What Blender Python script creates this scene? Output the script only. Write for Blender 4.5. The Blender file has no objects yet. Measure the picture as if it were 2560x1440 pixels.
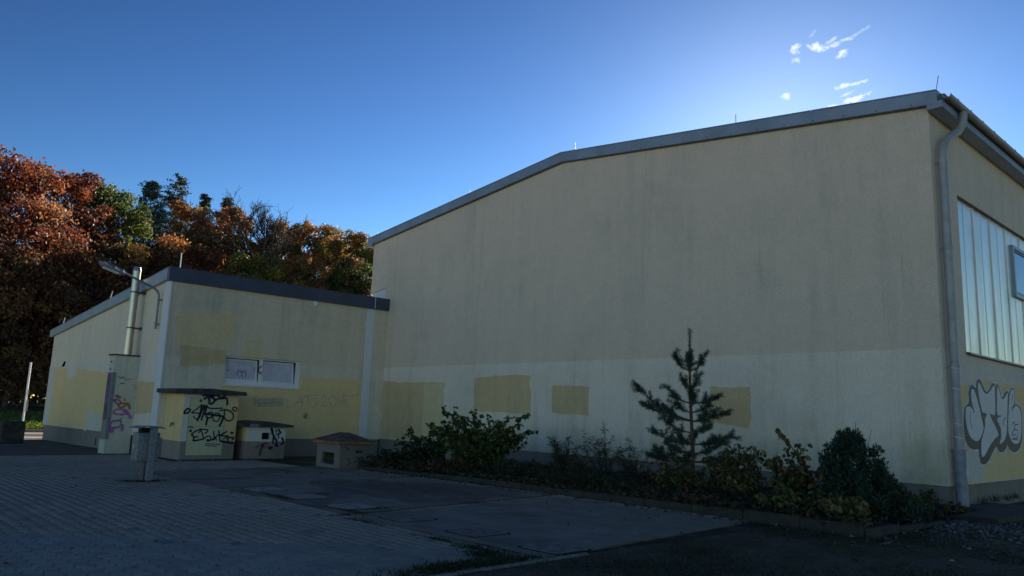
import bpy, bmesh, math, random
import numpy as np
from mathutils import Matrix, Vector

R = math.radians
rng = np.random.default_rng(7)
random.seed(7)
scene = bpy.context.scene
COL = scene.collection

# ------------------------------------------------------------------ camera
cam_d = bpy.data.cameras.new('camera')
cam_d.sensor_fit = 'HORIZONTAL'
cam_d.sensor_width = 36.0
cam_d.lens = 26.917
cam_d.clip_start = 0.1
cam_d.clip_end = 3000
cam = bpy.data.objects.new('camera', cam_d)
COL.objects.link(cam)
CAMROT = np.array([[0.68203435, 0.0958258, 0.72501487],
                   [0.73045349, -0.13751147, -0.66897556],
                   [0.03559274, 0.98585395, -0.16378384]])
cam.matrix_world = Matrix.Translation((0, 0, 1.6)) @ Matrix([list(r) for r in CAMROT]).to_4x4()
scene.camera = cam

# ------------------------------------------------------------------ sun, sky, exposure
SUN = Vector((-0.4329, 0.8314, 0.3490)).normalized()      # towards the sun
sun_el = math.asin(SUN.z)
sun_az = math.atan2(SUN.x, SUN.y)
sd = bpy.data.lights.new('sun', 'SUN')
sd.energy = 5.0
sd.angle = R(0.53)
sd.color = (1.0, 0.89, 0.74)
sun = bpy.data.objects.new('sun', sd)
COL.objects.link(sun)
sun.rotation_euler = SUN.to_track_quat('Z', 'Y').to_euler()
sun.location = (-40, 80, 60)

world = bpy.data.worlds.new('World')
scene.world = world
world.use_nodes = True
wn, wl = world.node_tree.nodes, world.node_tree.links
wn.clear()
w_out = wn.new('ShaderNodeOutputWorld')
w_bg = wn.new('ShaderNodeBackground')
w_bg.inputs['Strength'].default_value = 0.05
sky = wn.new('ShaderNodeTexSky')
sky.sky_type = 'NISHITA'
sky.sun_disc = False
sky.sun_elevation = sun_el
sky.sun_rotation = sun_az
sky.altitude = 60
sky.air_density = 1.0
sky.dust_density = 0.13
sky.ozone_density = 2.8
wl.new(w_bg.outputs[0], w_out.inputs[0])

def wmath(op, a, b=None, c=None):
    n = wn.new('ShaderNodeMath'); n.operation = op
    for i, v in enumerate((a, b, c)):
        if v is None: continue
        if isinstance(v, (int, float)): n.inputs[i].default_value = v
        else: wl.new(v, n.inputs[i])
    return n.outputs[0]

def clouds(sky_col):
    """small ragged fair-weather scraps of cloud high above the hall"""
    tc = wn.new('ShaderNodeTexCoord')
    c = Vector((-0.378, 0.824, 0.422)).normalized()
    e1 = Vector((0.909, 0.417, 0)).normalized()
    e2 = e1.cross(c) * -1
    if e2.z < 0: e2 = -e2
    def dot(v):
        n = wn.new('ShaderNodeVectorMath'); n.operation = 'DOT_PRODUCT'
        wl.new(tc.outputs['Generated'], n.inputs[0]); n.inputs[1].default_value = v
        return n.outputs['Value']
    u, v = dot(e1), dot(e2)
    nz = wn.new('ShaderNodeTexNoise'); nz.inputs['Scale'].default_value = 150; nz.inputs['Detail'].default_value = 9
    nz.inputs['Roughness'].default_value = 0.7
    wl.new(tc.outputs['Generated'], nz.inputs['Vector'])
    rag = wmath('MULTIPLY', wmath('SUBTRACT', nz.outputs['Fac'], 0.56), 4.0)
    blobs = [((-0.398, 0.807, 0.437), 12, 13, 0, 1), ((-0.377, 0.817, 0.434), 19, 10, -25, 1), ((-0.362, 0.825, 0.435), 17, 6, 14, .9),
             ((-0.355, 0.833, 0.425), 13, 8, 35, .9), ((-0.401, 0.812, 0.425), 10, 7, 0, .6), ((-0.419, 0.821, 0.388), 11, 9, 0, .9),
             ((-0.362, 0.847, 0.392), 17, 6, 10, .9), ((-0.346, 0.852, 0.393), 22, 4, 8, .7), ((-0.352, 0.855, 0.376), 30, 7, 16, 1),
             ((-0.374, 0.850, 0.370), 18, 9, 0, 1), ((-0.379, 0.809, 0.449), 12, 4, 40, .3), ((-0.334, 0.832, 0.444), 28, 4, 28, .35),
             ((-0.348, 0.829, 0.439), 16, 4, 5, .6), ((-0.362, 0.822, 0.440), 18, 4, 24, .5), ((-0.36, 0.851, 0.383), 16, 4, 20, .6)]
    best = None
    for d, a, b, rot, k in blobs:
        d = Vector(d).normalized()
        u0, v0 = d.dot(e1), d.dot(e2)
        a, b = a / 1914 * 1.22, b / 1914 * 1.22
        cr, sr = math.cos(R(rot)), math.sin(R(rot))
        du, dv = wmath('SUBTRACT', u, u0), wmath('SUBTRACT', v, v0)
        p = wmath('MULTIPLY_ADD', du, cr / a, wmath('MULTIPLY', dv, sr / a))
        q = wmath('MULTIPLY_ADD', du, -sr / b, wmath('MULTIPLY', dv, cr / b))
        r2 = wmath('ADD', wmath('MULTIPLY', p, p), wmath('MULTIPLY', q, q))
        m = wmath('ADD', wmath('SUBTRACT', 1.0, r2), rag)
        n = wn.new('ShaderNodeMath'); n.operation = 'MULTIPLY'; n.use_clamp = True
        wl.new(m, n.inputs[0]); n.inputs[1].default_value = 0.5
        mk = wmath('MULTIPLY', n.outputs[0], k)
        best = mk if best is None else wmath('MAXIMUM', best, mk)
    facing = wmath('GREATER_THAN', dot(c), 0.9)
    fac = wmath('MULTIPLY', best, facing)
    mx = wn.new('ShaderNodeMix'); mx.data_type = 'RGBA'
    wl.new(fac, mx.inputs[0])
    wl.new(sky_col, mx.inputs[6]); mx.inputs[7].default_value = (21, 21, 21.3, 1)
    return mx.outputs[2]

sky_gam = wn.new('ShaderNodeGamma')
sky_gam.inputs['Gamma'].default_value = 2.0
sky_sc = wn.new('ShaderNodeVectorMath'); sky_sc.operation = 'MULTIPLY'
sky_sc.inputs[1].default_value = (0.52, 0.51, 0.48)
wl.new(sky.outputs[0], sky_sc.inputs[0])
wl.new(sky_sc.outputs[0], sky_gam.inputs['Color'])
wl.new(clouds(sky_gam.outputs[0]), w_bg.inputs['Color'])

scene.view_settings.view_transform = 'Standard'
scene.view_settings.look = 'None'
scene.view_settings.gamma = 1.0
scene.view_settings.use_curve_mapping = False
scene.view_settings.exposure = 0.82
scene.render.engine = 'CYCLES'
cy = scene.cycles
cy.use_denoising = True
cy.max_bounces = 6
cy.diffuse_bounces = 3
cy.glossy_bounces = 3
cy.transmission_bounces = 4
cy.transparent_max_bounces = 12
cy.caustics_reflective = False
cy.caustics_refractive = False

# ------------------------------------------------------------------ object helpers
def tag(o, label=None, cat=None, group=None, kind=None):
    for k, v in (('label', label), ('category', cat), ('group', group), ('kind', kind)):
        if v: o[k] = v
    return o

def empty(name, loc=(0, 0, 0), **kw):
    o = bpy.data.objects.new(name, None)
    o.location = loc
    o.empty_display_size = 0.3
    COL.objects.link(o)
    return tag(o, **kw)

def link(name, me, parent=None, **kw):
    o = bpy.data.objects.new(name, me)
    COL.objects.link(o)
    if parent is not None:
        o.parent = parent
        o.matrix_parent_inverse = parent_world(parent).inverted()
    return tag(o, **kw)

def parent_world(p):
    m = Matrix.LocRotScale(p.location, p.rotation_euler, p.scale)
    if p.parent is not None:
        m = parent_world(p.parent) @ p.matrix_parent_inverse @ m
    return m

class MB:
    """collects shapes (in world coordinates) and links them as one mesh object"""
    def __init__(s): s.v, s.f, s.smooth = [], [], set()
    def add(s, vs, fs, smooth=False):
        n = len(s.v)
        s.v += [tuple(v) for v in vs]
        for f in fs:
            if smooth: s.smooth.add(len(s.f))
            s.f.append(tuple(i + n for i in f))
        return s
    def box(s, x0, x1, y0, y1, z0, z1, mat=None):
        vs = [(x0, y0, z0), (x1, y0, z0), (x1, y1, z0), (x0, y1, z0), (x0, y0, z1), (x1, y0, z1), (x1, y1, z1), (x0, y1, z1)]
        if mat is not None: vs = [mat @ Vector(v) for v in vs]
        return s.add(vs, [(0, 3, 2, 1), (4, 5, 6, 7), (0, 1, 5, 4), (1, 2, 6, 5), (2, 3, 7, 6), (3, 0, 4, 7)])
    def prism(s, poly, axis, a, b):
        """poly: 2D points; axis: extrusion axis 0/1/2 ; poly gives the other two coordinates in order"""
        def p3(p, t):
            if axis == 0: return (t, p[0], p[1])
            if axis == 1: return (p[0], t, p[1])
            return (p[0], p[1], t)
        n = len(poly)
        vs = [p3(p, a) for p in poly] + [p3(p, b) for p in poly]
        fs = [tuple(range(n))[::-1], tuple(range(n, 2 * n))] + [(i, (i + 1) % n, n + (i + 1) % n, n + i) for i in range(n)]
        return s.add(vs, fs)
    def tube(s, pts, rad, sides=10, caps=True):
        pts = [Vector(p) for p in pts]
        if isinstance(rad, (int, float)): rad = [rad] * len(pts)
        n = len(pts); ref = None; vs = []
        for i, p in enumerate(pts):
            t = (pts[min(i + 1, n - 1)] - pts[max(i - 1, 0)]).normalized()
            if ref is None: ref = Vector((1, 0, 0)) if abs(t.x) < .9 else Vector((0, 1, 0))
            a = (ref - t * ref.dot(t)).normalized(); ref = a
            b = t.cross(a)
            for k in range(sides):
                an = 2 * math.pi * k / sides
                vs.append(p + (a * math.cos(an) + b * math.sin(an)) * rad[i])
        fs = [(i * sides + k, i * sides + (k + 1) % sides, (i + 1) * sides + (k + 1) % sides, (i + 1) * sides + k) for i in range(n - 1) for k in range(sides)]
        s.add(vs, fs, smooth=True)
        if caps:
            s.add(vs[:sides], [tuple(range(sides))[::-1]])
            s.add(vs[-sides:], [tuple(range(sides))])
        return s
    def mesh(s, name):
        me = bpy.data.meshes.new(name)
        me.from_pydata(s.v, [], s.f)
        bm = bmesh.new(); bm.from_mesh(me)
        bmesh.ops.recalc_face_normals(bm, faces=bm.faces)
        bm.to_mesh(me); bm.free()
        for i in s.smooth: me.polygons[i].use_smooth = True
        return me
    def build(s, name, mat, parent=None, bevel=0, **kw):
        me = s.mesh(name)
        me.materials.append(mat)
        o = link(name, me, parent, **kw)
        if bevel:
            m = o.modifiers.new('bevel', 'BEVEL'); m.width = bevel; m.segments = 2; m.limit_method = 'ANGLE'
        return o

def fast(name, V, F, mat, parent=None, col=None, alpha=None, smooth=False, **kw):
    """numpy mesh: V (n,3), F (m,k)"""
    V = np.asarray(V, dtype=np.float32); F = np.asarray(F, dtype=np.int32)
    me = bpy.data.meshes.new(name)
    m, k = F.shape
    me.vertices.add(len(V)); me.vertices.foreach_set('co', V.ravel())
    me.loops.add(m * k); me.loops.foreach_set('vertex_index', F.ravel())
    me.polygons.add(m)
    me.polygons.foreach_set('loop_start', np.arange(0, m * k, k, dtype=np.int32))
    me.polygons.foreach_set('loop_total', np.full(m, k, dtype=np.int32))
    if smooth: me.polygons.foreach_set('use_smooth', np.ones(m, dtype=bool))
    me.update(calc_edges=True)
    if col is not None:
        at = me.attributes.new('col', 'FLOAT_COLOR', 'FACE')
        c = np.ones((m, 4), dtype=np.float32); c[:, :3] = col
        at.data.foreach_set('color', c.ravel())
    if alpha is not None:
        at = me.attributes.new('a', 'FLOAT', 'POINT')
        at.data.foreach_set('value', np.asarray(alpha, dtype=np.float32))
    me.materials.append(mat)
    return link(name, me, parent, **kw)

# ------------------------------------------------------------------ materials
class NT:
    def __init__(s, name):
        s.m = bpy.data.materials.new(name); s.m.use_nodes = True
        s.n, s.l = s.m.node_tree.nodes, s.m.node_tree.links
        s.n.clear()
        s.out = s.n.new('ShaderNodeOutputMaterial')
    def node(s, t, **kw):
        n = s.n.new(t)
        for k, v in kw.items(): setattr(n, k, v)
        return n
    def put(s, sock, v):
        if v is None: return
        if isinstance(v, bpy.types.NodeSocket): s.l.new(v, sock)
        else:
            if isinstance(v, tuple) and len(v) == 3 and len(sock.default_value) == 4: v = v + (1,)
            sock.default_value = v
    def math(s, op, a, b=None, c=None, clamp=False):
        n = s.node('ShaderNodeMath', operation=op, use_clamp=clamp)
        for i, v in enumerate((a, b, c)): s.put(n.inputs[i], v)
        return n.outputs[0]
    def mix(s, f, a, b, mode='MIX'):
        n = s.node('ShaderNodeMix', data_type='RGBA', blend_type=mode)
        s.put(n.inputs[0], f); s.put(n.inputs[6], a); s.put(n.inputs[7], b)
        return n.outputs[2]
    def coord(s): return s.node('ShaderNodeTexCoord').outputs['Object']
    def pos(s): return s.node('ShaderNodeNewGeometry').outputs['Position']
    def xyz(s, v):
        n = s.node('ShaderNodeSeparateXYZ'); s.put(n.inputs[0], v)
        return n.outputs
    def noise(s, vec, scale=1.0, detail=4, rough=.55, stretch=None, dist=0):
        if stretch:
            mp = s.node('ShaderNodeMapping'); s.put(mp.inputs['Vector'], vec); mp.inputs['Scale'].default_value = stretch
            vec = mp.outputs[0]
        n = s.node('ShaderNodeTexNoise'); s.put(n.inputs['Vector'], vec)
        n.inputs['Scale'].default_value = scale; n.inputs['Detail'].default_value = detail
        n.inputs['Roughness'].default_value = rough; n.inputs['Distortion'].default_value = dist
        return n.outputs['Fac']
    def ramp(s, f, lo, hi, a=0.0, b=1.0):
        n = s.node('ShaderNodeMapRange', interpolation_type='SMOOTHSTEP')
        s.put(n.inputs[0], f)
        for i, v in zip((1, 2, 3, 4), (lo, hi, a, b)): n.inputs[i].default_value = v
        return n.outputs[0]
    def bump(s, h, strength=.3, dist=.01):
        n = s.node('ShaderNodeBump'); n.inputs['Strength'].default_value = strength; n.inputs['Distance'].default_value = dist
        s.put(n.inputs['Height'], h)
        return n.outputs[0]
    def bsdf(s, color, rough=.8, metal=0.0, normal=None, spec=.4):
        n = s.node('ShaderNodeBsdfPrincipled')
        s.put(n.inputs['Base Color'], color); s.put(n.inputs['Roughness'], rough); s.put(n.inputs['Metallic'], metal)
        n.inputs['Specular IOR Level'].default_value = spec
        if normal is not None: s.put(n.inputs['Normal'], normal)
        return n.outputs[0]
    def done(s, sh):
        s.l.new(sh, s.out.inputs[0]); return s.m

def mat_plain(name, c, rough=.6, metal=0.0, var=.12, scale=6.0, spec=.4, bump=0.0, bscale=60):
    t = NT(name); p = t.pos()
    f = t.noise(p, scale, 5)
    k = t.ramp(f, .3, .7, 1 - var, 1 + var)
    col = t.mix(1.0, c, t.node('ShaderNodeCombineColor').outputs[0], 'MULTIPLY') if False else None
    n = t.node('ShaderNodeVectorMath', operation='SCALE'); n.inputs[0].default_value = c; t.put(n.inputs['Scale'], k)
    nm = t.bump(t.noise(p, bscale, 3), bump, .01) if bump else None
    return t.done(t.bsdf(n.outputs[0], rough, metal, nm, spec))

def stucco(name, base, grime=(.16, .17, .13), streak=.35, blotch=.3, band=None, algae=None, bump=.35):
    """rendered wall: roughcast relief, rain streaks, blotches, optional repainted lower band, optional algae"""
    t = NT(name); p = t.pos(); x, y, z = t.xyz(p)
    big = t.noise(p, .35, 4, .6)
    mid = t.noise(p, 1.9, 5, .65)
    st = t.noise(p, 1.0, 6, .68, stretch=(1.7, 1.7, .13), dist=.35)
    st2 = t.noise(p, 1.0, 5, .7, stretch=(7, 7, .5), dist=.3)
    fine = t.noise(p, 34, 3, .7)
    col = base
    if band:
        (zb, bcol, xlo) = band
        jit = t.math('MULTIPLY', t.math('SUBTRACT', t.noise(p, 5, 4), .5), .05)
        inb = t.math('LESS_THAN', t.math('ADD', z, jit), zb)
        if xlo is not None:
            inb = t.math('MULTIPLY', inb, t.math('GREATER_THAN', t.math('ADD', x, jit), xlo))
        col = t.mix(inb, base, bcol)
    g = t.math('MULTIPLY', t.ramp(st, .44, .74), streak)
    g = t.math('ADD', g, t.math('MULTIPLY', t.math('MULTIPLY', t.ramp(st2, .48, .8), t.ramp(big, .4, .62)), streak * .9))
    g = t.math('ADD', g, t.math('MULTIPLY', t.ramp(big, .45, .75), blotch))
    run = t.noise(p, 1.0, 4, .6, stretch=(11, 11, .16)); rmask = t.noise(p, .8, 3, .6)
    g = t.math('ADD', g, t.math('MULTIPLY', t.math('MULTIPLY', t.ramp(run, .63, .72), t.ramp(rmask, .46, .62)), streak * 1.5))
    sp = t.noise(p, 7.5, 2, .5)
    g = t.math('ADD', g, t.math('MULTIPLY', t.ramp(sp, .76, .8), streak * 1.1))
    g = t.math('MULTIPLY', g, t.ramp(mid, .25, .7, .55, 1.1), clamp=True)
    col = t.mix(g, col, grime)
    if algae:
        zt, acol, amt = algae
        a = t.math('MULTIPLY', t.ramp(t.math('ADD', z, t.math('MULTIPLY', t.math('SUBTRACT', st, .5), -2.6)), zt, .4), t.ramp(mid, .3, .65, .35, 1.0))
        col = t.mix(t.math('MULTIPLY', a, amt, clamp=True), col, acol)
    k = t.math('MULTIPLY', t.ramp(fine, .25, .75, .84, 1.12), t.math('MULTIPLY', t.ramp(t.noise(p, 3.5, 6, .75), .3, .7, .965, 1.03), t.ramp(t.noise(p, 14, 3, .6), .3, .7, .975, 1.02)))
    n = t.node('ShaderNodeVectorMath', operation='SCALE'); t.put(n.inputs[0], col); t.put(n.inputs['Scale'], k)
    return t.done(t.bsdf(n.outputs[0], .92, 0, t.bump(t.math('ADD', fine, t.math('MULTIPLY', t.noise(p, 9, 3), .6)), bump, .012), .25))

def leaf_mat(name, trans=.35, rough=.55, spec=.35):
    t = NT(name)
    a = t.node('ShaderNodeAttribute', attribute_name='col')
    d = t.bsdf(a.outputs['Color'], rough, 0, None, spec)
    tr = t.node('ShaderNodeBsdfTranslucent')
    hs = t.node('ShaderNodeHueSaturation'); hs.inputs['Saturation'].default_value = 1.15; hs.inputs['Value'].default_value = 1.5
    t.put(hs.inputs['Color'], a.outputs['Color']); t.put(tr.inputs[0], hs.outputs[0])
    mx = t.node('ShaderNodeMixShader'); mx.inputs[0].default_value = trans
    t.l.new(d, mx.inputs[1]); t.l.new(tr.outputs[0], mx.inputs[2])
    return t.done(mx.outputs[0])

def paint_mat(name, c, rough=.6, mottled=.25, thin=1.0):
    """spray paint whose edge fades out (vertex attribute a), thin over the plaster grain"""
    t = NT(name); p = t.pos()
    a = t.node('ShaderNodeAttribute', attribute_name='a').outputs['Fac']
    f = t.noise(p, 45, 3, .7); g = t.noise(p, 5, 4)
    al = t.math('ADD', a, t.math('MULTIPLY', t.math('SUBTRACT', f, .5), .35))
    al = t.math('MULTIPLY', t.ramp(al, .12, .75), t.ramp(g, .2, .6, (1 - mottled) * thin, thin), clamp=True)
    d = t.bsdf(c, rough, 0, None, .3)
    tr = t.node('ShaderNodeBsdfTransparent'); mx = t.node('ShaderNodeMixShader')
    t.put(mx.inputs[0], al); t.l.new(tr.outputs[0], mx.inputs[1]); t.l.new(d, mx.inputs[2])
    return t.done(mx.outputs[0])

M = {}
M['gable'] = stucco('render_cream_gable', (.84, .675, .53), (.58, .50, .41), .42, .4, band=(3.29, (.94, .805, .66), -26.5), algae=(1.9, (.56, .49, .27), .7))
M['side'] = stucco('render_cream_side', (.84, .72, .57), (.56, .51, .42), .35, .3, band=(3.3, (.84, .75, .62), None))
M['annex'] = stucco('render_cream_annex', (.82, .69, .50), (.50, .47, .38), .5, .5, band=(3.15, (.84, .74, .58), None))
M['annex_left'] = stucco('render_cream_annex_end', (.88, .76, .58), (.6, .55, .46), .35, .3, band=(3.15, (.86, .77, .64), None))
M['yellow'] = stucco('overpaint_yellow', (.92, .68, .34), (.66, .54, .31), .3, .25, bump=.3)
M['yellow_dull'] = stucco('overpaint_dull_yellow', (.78, .57, .31), (.54, .43, .27), .6, .6, bump=.3)
M['yellow_pale'] = stucco('overpaint_pale_yellow', (.82, .65, .37), (.6, .52, .34), .3, .35, bump=.3)
M['pale_patch'] = stucco('overpaint_pale', (.78, .72, .60), (.5, .47, .40), .3, .3, bump=.3)
M['white_strip'] = stucco('paint_white_strip', (.80, .79, .80), (.6, .6, .6), .2, .2, bump=.12)
M['plinth'] = stucco('plinth_render', (.30, .26, .22), (.15, .14, .12), .4, .5, bump=.4)
M['plinth_hut'] = stucco('plinth_render_brown', (.36, .29, .24), (.2, .17, .15), .35, .4, bump=.4)
M['hut'] = stucco('hut_render_yellow', (.86, .63, .31), (.5, .41, .22), .25, .25, bump=.3)
M['hut_white'] = stucco('hut_render_white', (.78, .75, .66), (.5, .48, .42), .3, .3, bump=.25)
M['hut_door'] = stucco('hut_door_pale_green', (.66, .63, .38), (.36, .38, .28), .35, .5, bump=.15)
M['shaft'] = stucco('shaft_render', (.68, .64, .53), (.38, .36, .31), .35, .4, bump=.25)
M['fascia'] = mat_plain('zinc_fascia', (.34, .38, .45), .5, .5, .1, 1.5)
M['fascia_dark'] = mat_plain('anthracite_fascia', (.062, .08, .125), .45, .0, .12, 1.2)
M['roof'] = mat_plain('roof_sheet', (.16, .16, .17), .7, 0, .2, 1.0)
M['zinc'] = mat_plain('zinc_pipe', (.40, .40, .40), .6, .35, .15, 4)
M['zinc_dull'] = mat_plain('painted_standpipe', (.30, .30, .33), .6, .2, .18, 5)
M['steel'] = mat_plain('stainless_flue', (.50, .44, .36), .3, 1.0, .08, 1.5)
M['steel_dark'] = mat_plain('bracket_steel', (.14, .14, .15), .5, .6, .15, 6)
M['galv'] = mat_plain('galvanised', (.24, .26, .28), .55, .5, .3, 22)
M['white_pvc'] = mat_plain('white_frame', (.86, .85, .86), .45, 0, .06, 3)
M['pane_white'] = mat_plain('whitened_pane', (.62, .60, .68), .35, 0, .12, 3)
M['black'] = mat_plain('dark_void', (.012, .012, .014), .9, 0, .1, 3)
M['tar_roof'] = mat_plain('bitumen_edge', (.05, .055, .06), .75, 0, .35, 5, bump=.2, bscale=30)
M['rust'] = mat_plain('grit_lid_rim', (.30, .135, .06), .75, .0, .35, 5)
M['tape'] = mat_plain('torn_white_tape', (.7, .7, .72), .6, 0, .1, 8)
M['sticker'] = mat_plain('sticker_paper', (.7, .68, .66), .6, 0, .25, 60)
M['bark'] = mat_plain('bark', (.075, .058, .045), .95, 0, .4, 3, bump=.5, bscale=14)
M['bark_pine'] = mat_plain('pine_bark', (.13, .075, .045), .95, 0, .4, 4, bump=.4, bscale=20)
M['twig'] = mat_plain('twig', (.06, .048, .034), .9, 0, .3, 9)
M['leaf'] = leaf_mat('leaf_autumn', .5)
M['leaf_bush'] = leaf_mat('leaf_shrub', .3, .5, .3)
M['needle'] = leaf_mat('needle', .12, .6, .2)
M['grass'] = leaf_mat('grass_blade', .3, .6, .2)
M['litter'] = leaf_mat('dry_leaf', .15, .7, .2)
M['black_paint'] = paint_mat('spray_violet_black', (.022, .016, .045))
M['smear_paint'] = paint_mat('spray_smear', (.03, .03, .04), mottled=.5, thin=.55)
M['ink_blue'] = paint_mat('marker_blue', (.06, .09, .16), mottled=.5)
M['purple_paint'] = paint_mat('spray_purple', (.45, .15, .42), mottled=.35)
M['orange_paint'] = paint_mat('spray_orange', (.42, .19, .04), mottled=.4)
M['faded_paint'] = paint_mat('faded_writing', (.60, .53, .36), mottled=.6)
M['magenta_paint'] = paint_mat('spray_magenta', (.26, .07, .22))
M['silver_paint'] = stucco('spray_silver', (.9, .86, .82), (.72, .69, .67), .3, .6, bump=.3)
M['throw_black'] = mat_plain('spray_black', (.02, .022, .036), .6, 0, .3, 6)
M['throw_halo'] = mat_plain('spray_pale_outline', (.62, .62, .66), .6, 0, .2, 6)

# ------------------------------------------------------------------ ground
def gz(x):
    """the yard falls gently (about 1 %) towards the annex and the road, then a bank rises to the wood"""
    x = np.asarray(x, dtype=float)
    z = np.where(x < -14, .0098 * (x + 14), 0.0)
    z = np.maximum(z, -.34)
    return z + np.clip((-x - 66) / 30, 0, 1) * 1.25

def gzf(x): return float(gz(x))

def sheet(name, xs, ys, dz, mat, kind='structure', parent=None, bumpy=0.0, **kw):
    xs, ys = np.asarray(xs, float), np.asarray(ys, float)
    X, Y = np.meshgrid(xs, ys, indexing='ij')
    Z = gz(X) + dz
    if bumpy:
        Z = Z + bumpy * (np.sin(X * 2.1 + Y * 1.3) * .4 + np.sin(X * 5.3 - Y * 4.1) * .3 + rng.normal(0, .35, X.shape))
    V = np.stack([X, Y, Z], -1).reshape(-1, 3)
    n, m = len(xs), len(ys)
    i, j = np.meshgrid(np.arange(n - 1), np.arange(m - 1), indexing='ij')
    a = (i * m + j).ravel()
    F = np.stack([a, a + m, a + m + 1, a + 1], -1)
    return fast(name, V, F, mat, parent, smooth=True, kind=kind, **kw)

def m_soil():
    t = NT('soil_and_thin_grass'); p = t.pos()
    a, b, c = t.noise(p, .55, 5, .6), t.noise(p, 5, 5, .7), t.noise(p, 40, 3, .7)
    col = t.mix(t.ramp(b, .35, .7), (.09, .066, .047), (.17, .13, .092))
    col = t.mix(t.math('MULTIPLY', t.ramp(a, .46, .6), t.ramp(b, .35, .6)), col, (.042, .055, .02))
    col = t.mix(t.math('MULTIPLY', t.ramp(c, .62, .75), .5), col, (.2, .17, .13))
    return t.done(t.bsdf(col, .95, 0, t.bump(t.math('ADD', b, t.math('MULTIPLY', c, .4)), .8, .05), .2))

def m_bed():
    t = NT('bed_soil'); p = t.pos()
    b, c = t.noise(p, 4, 5, .7), t.noise(p, 30, 3, .7)
    col = t.mix(t.ramp(b, .35, .7), (.028, .022, .017), (.06, .048, .034))
    col = t.mix(t.math('MULTIPLY', t.ramp(c, .58, .72), .6), col, (.13, .085, .045))
    return t.done(t.bsdf(col, .95, 0, t.bump(t.math('ADD', b, c), .9, .05), .2))

def m_slab():
    t = NT('weathered_asphalt_concrete'); p = t.pos()
    a, b, c = t.noise(p, .33, 4, .6, dist=.6), t.noise(p, 2.2, 5, .65), t.noise(p, 60, 3, .7)
    lng = t.noise(p, 1.0, 4, .6, stretch=(.7, 2.6, 1))
    col = t.mix(t.ramp(b, .3, .7), (.225, .188, .152), (.32, .27, .222))
    col = t.mix(t.math('MULTIPLY', t.ramp(a, .48, .6), .85), col, (.14, .12, .10))
    x, y, z = t.xyz(p)
    ex = t.math('DIVIDE', t.math('ADD', x, 13.4), 3.0); ey = t.math('DIVIDE', t.math('SUBTRACT', y, 9.3), 1.3)
    rr = t.math('ADD', t.math('ADD', t.math('MULTIPLY', ex, ex), t.math('MULTIPLY', ey, ey)), t.math('MULTIPLY', t.math('SUBTRACT', b, .5), 1.6))
    col = t.mix(t.math('MULTIPLY', t.ramp(rr, 1.1, .6), .7), col, (.10, .088, .075))
    col = t.mix(t.math('MULTIPLY', t.ramp(lng, .54, .68), .5), col, (.36, .31, .26))
    col = t.mix(t.math('MULTIPLY', t.ramp(c, .58, .72), .4), col, (.24, .23, .22))
    col = t.mix(t.math('MULTIPLY', t.ramp(c, .36, .28), .5), col, (.03, .03, .03))
    return t.done(t.bsdf(col, .9, 0, t.bump(c, .5, .01), .3))

def m_paver(mode):
    t = NT('paver_' + mode); p = t.pos()
    if mode == 'single': r = t.node('ShaderNodeObjectInfo').outputs['Random']
    else:
        r = t.xyz(t.node('ShaderNodeAttribute', attribute_name='col').outputs['Vector'])[0]
    b, c, a = t.noise(p, 3.0, 4, .6), t.noise(p, 70, 3, .7), t.noise(p, .3, 3, .6)
    col = t.mix(r, (.34, .285, .232), (.44, .375, .31))
    col = t.mix(t.math('MULTIPLY', t.ramp(a, .42, .62), .4), col, (.25, .21, .17))
    col = t.mix(t.math('MULTIPLY', t.ramp(b, .52, .72), .35), col, (.2, .185, .13))
    col = t.mix(t.math('GREATER_THAN', r, .985), col, (.2, .2, .2))
    k = t.ramp(c, .25, .75, .75, 1.2)
    n = t.node('ShaderNodeVectorMath', operation='SCALE'); t.put(n.inputs[0], col); t.put(n.inputs['Scale'], k)
    return t.done(t.bsdf(n.outputs[0], .85, 0, t.bump(c, .4, .006), .35))

M['soil'] = m_soil()
M['bed'] = m_bed()
M['slab'] = m_slab()
M['paver1'] = m_paver('single')
M['paverN'] = m_paver('mass')
M['joint'] = mat_plain('joint_sand', (.016, .016, .014), .95, 0, .4, 4)
M['asphalt'] = mat_plain('car_park_asphalt', (.085, .085, .088), .9, 0, .2, 1.5, bump=.3)
M['road'] = mat_plain('road_asphalt', (.34, .32, .29), .9, 0, .15, .7)
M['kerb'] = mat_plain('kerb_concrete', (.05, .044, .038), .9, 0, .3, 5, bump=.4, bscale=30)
M['edging'] = mat_plain('edging_concrete', (.20, .19, .175), .9, 0, .25, 5, bump=.4, bscale=30)
M['verge'] = mat_plain('verge_grass_ground', (.045, .075, .022), .95, 0, .5, .5)
M['white_line'] = mat_plain('road_paint', (.5, .5, .5), .8, 0, .3, 4)
M['grit_body'] = stucco('grit_bin_concrete', (.26, .215, .185), (.12, .11, .10), .3, .5, bump=.3)
M['grit_top'] = mat_plain('grit_bin_lid', (.11, .085, .065), .8, 0, .35, 4, bump=.3)

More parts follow.
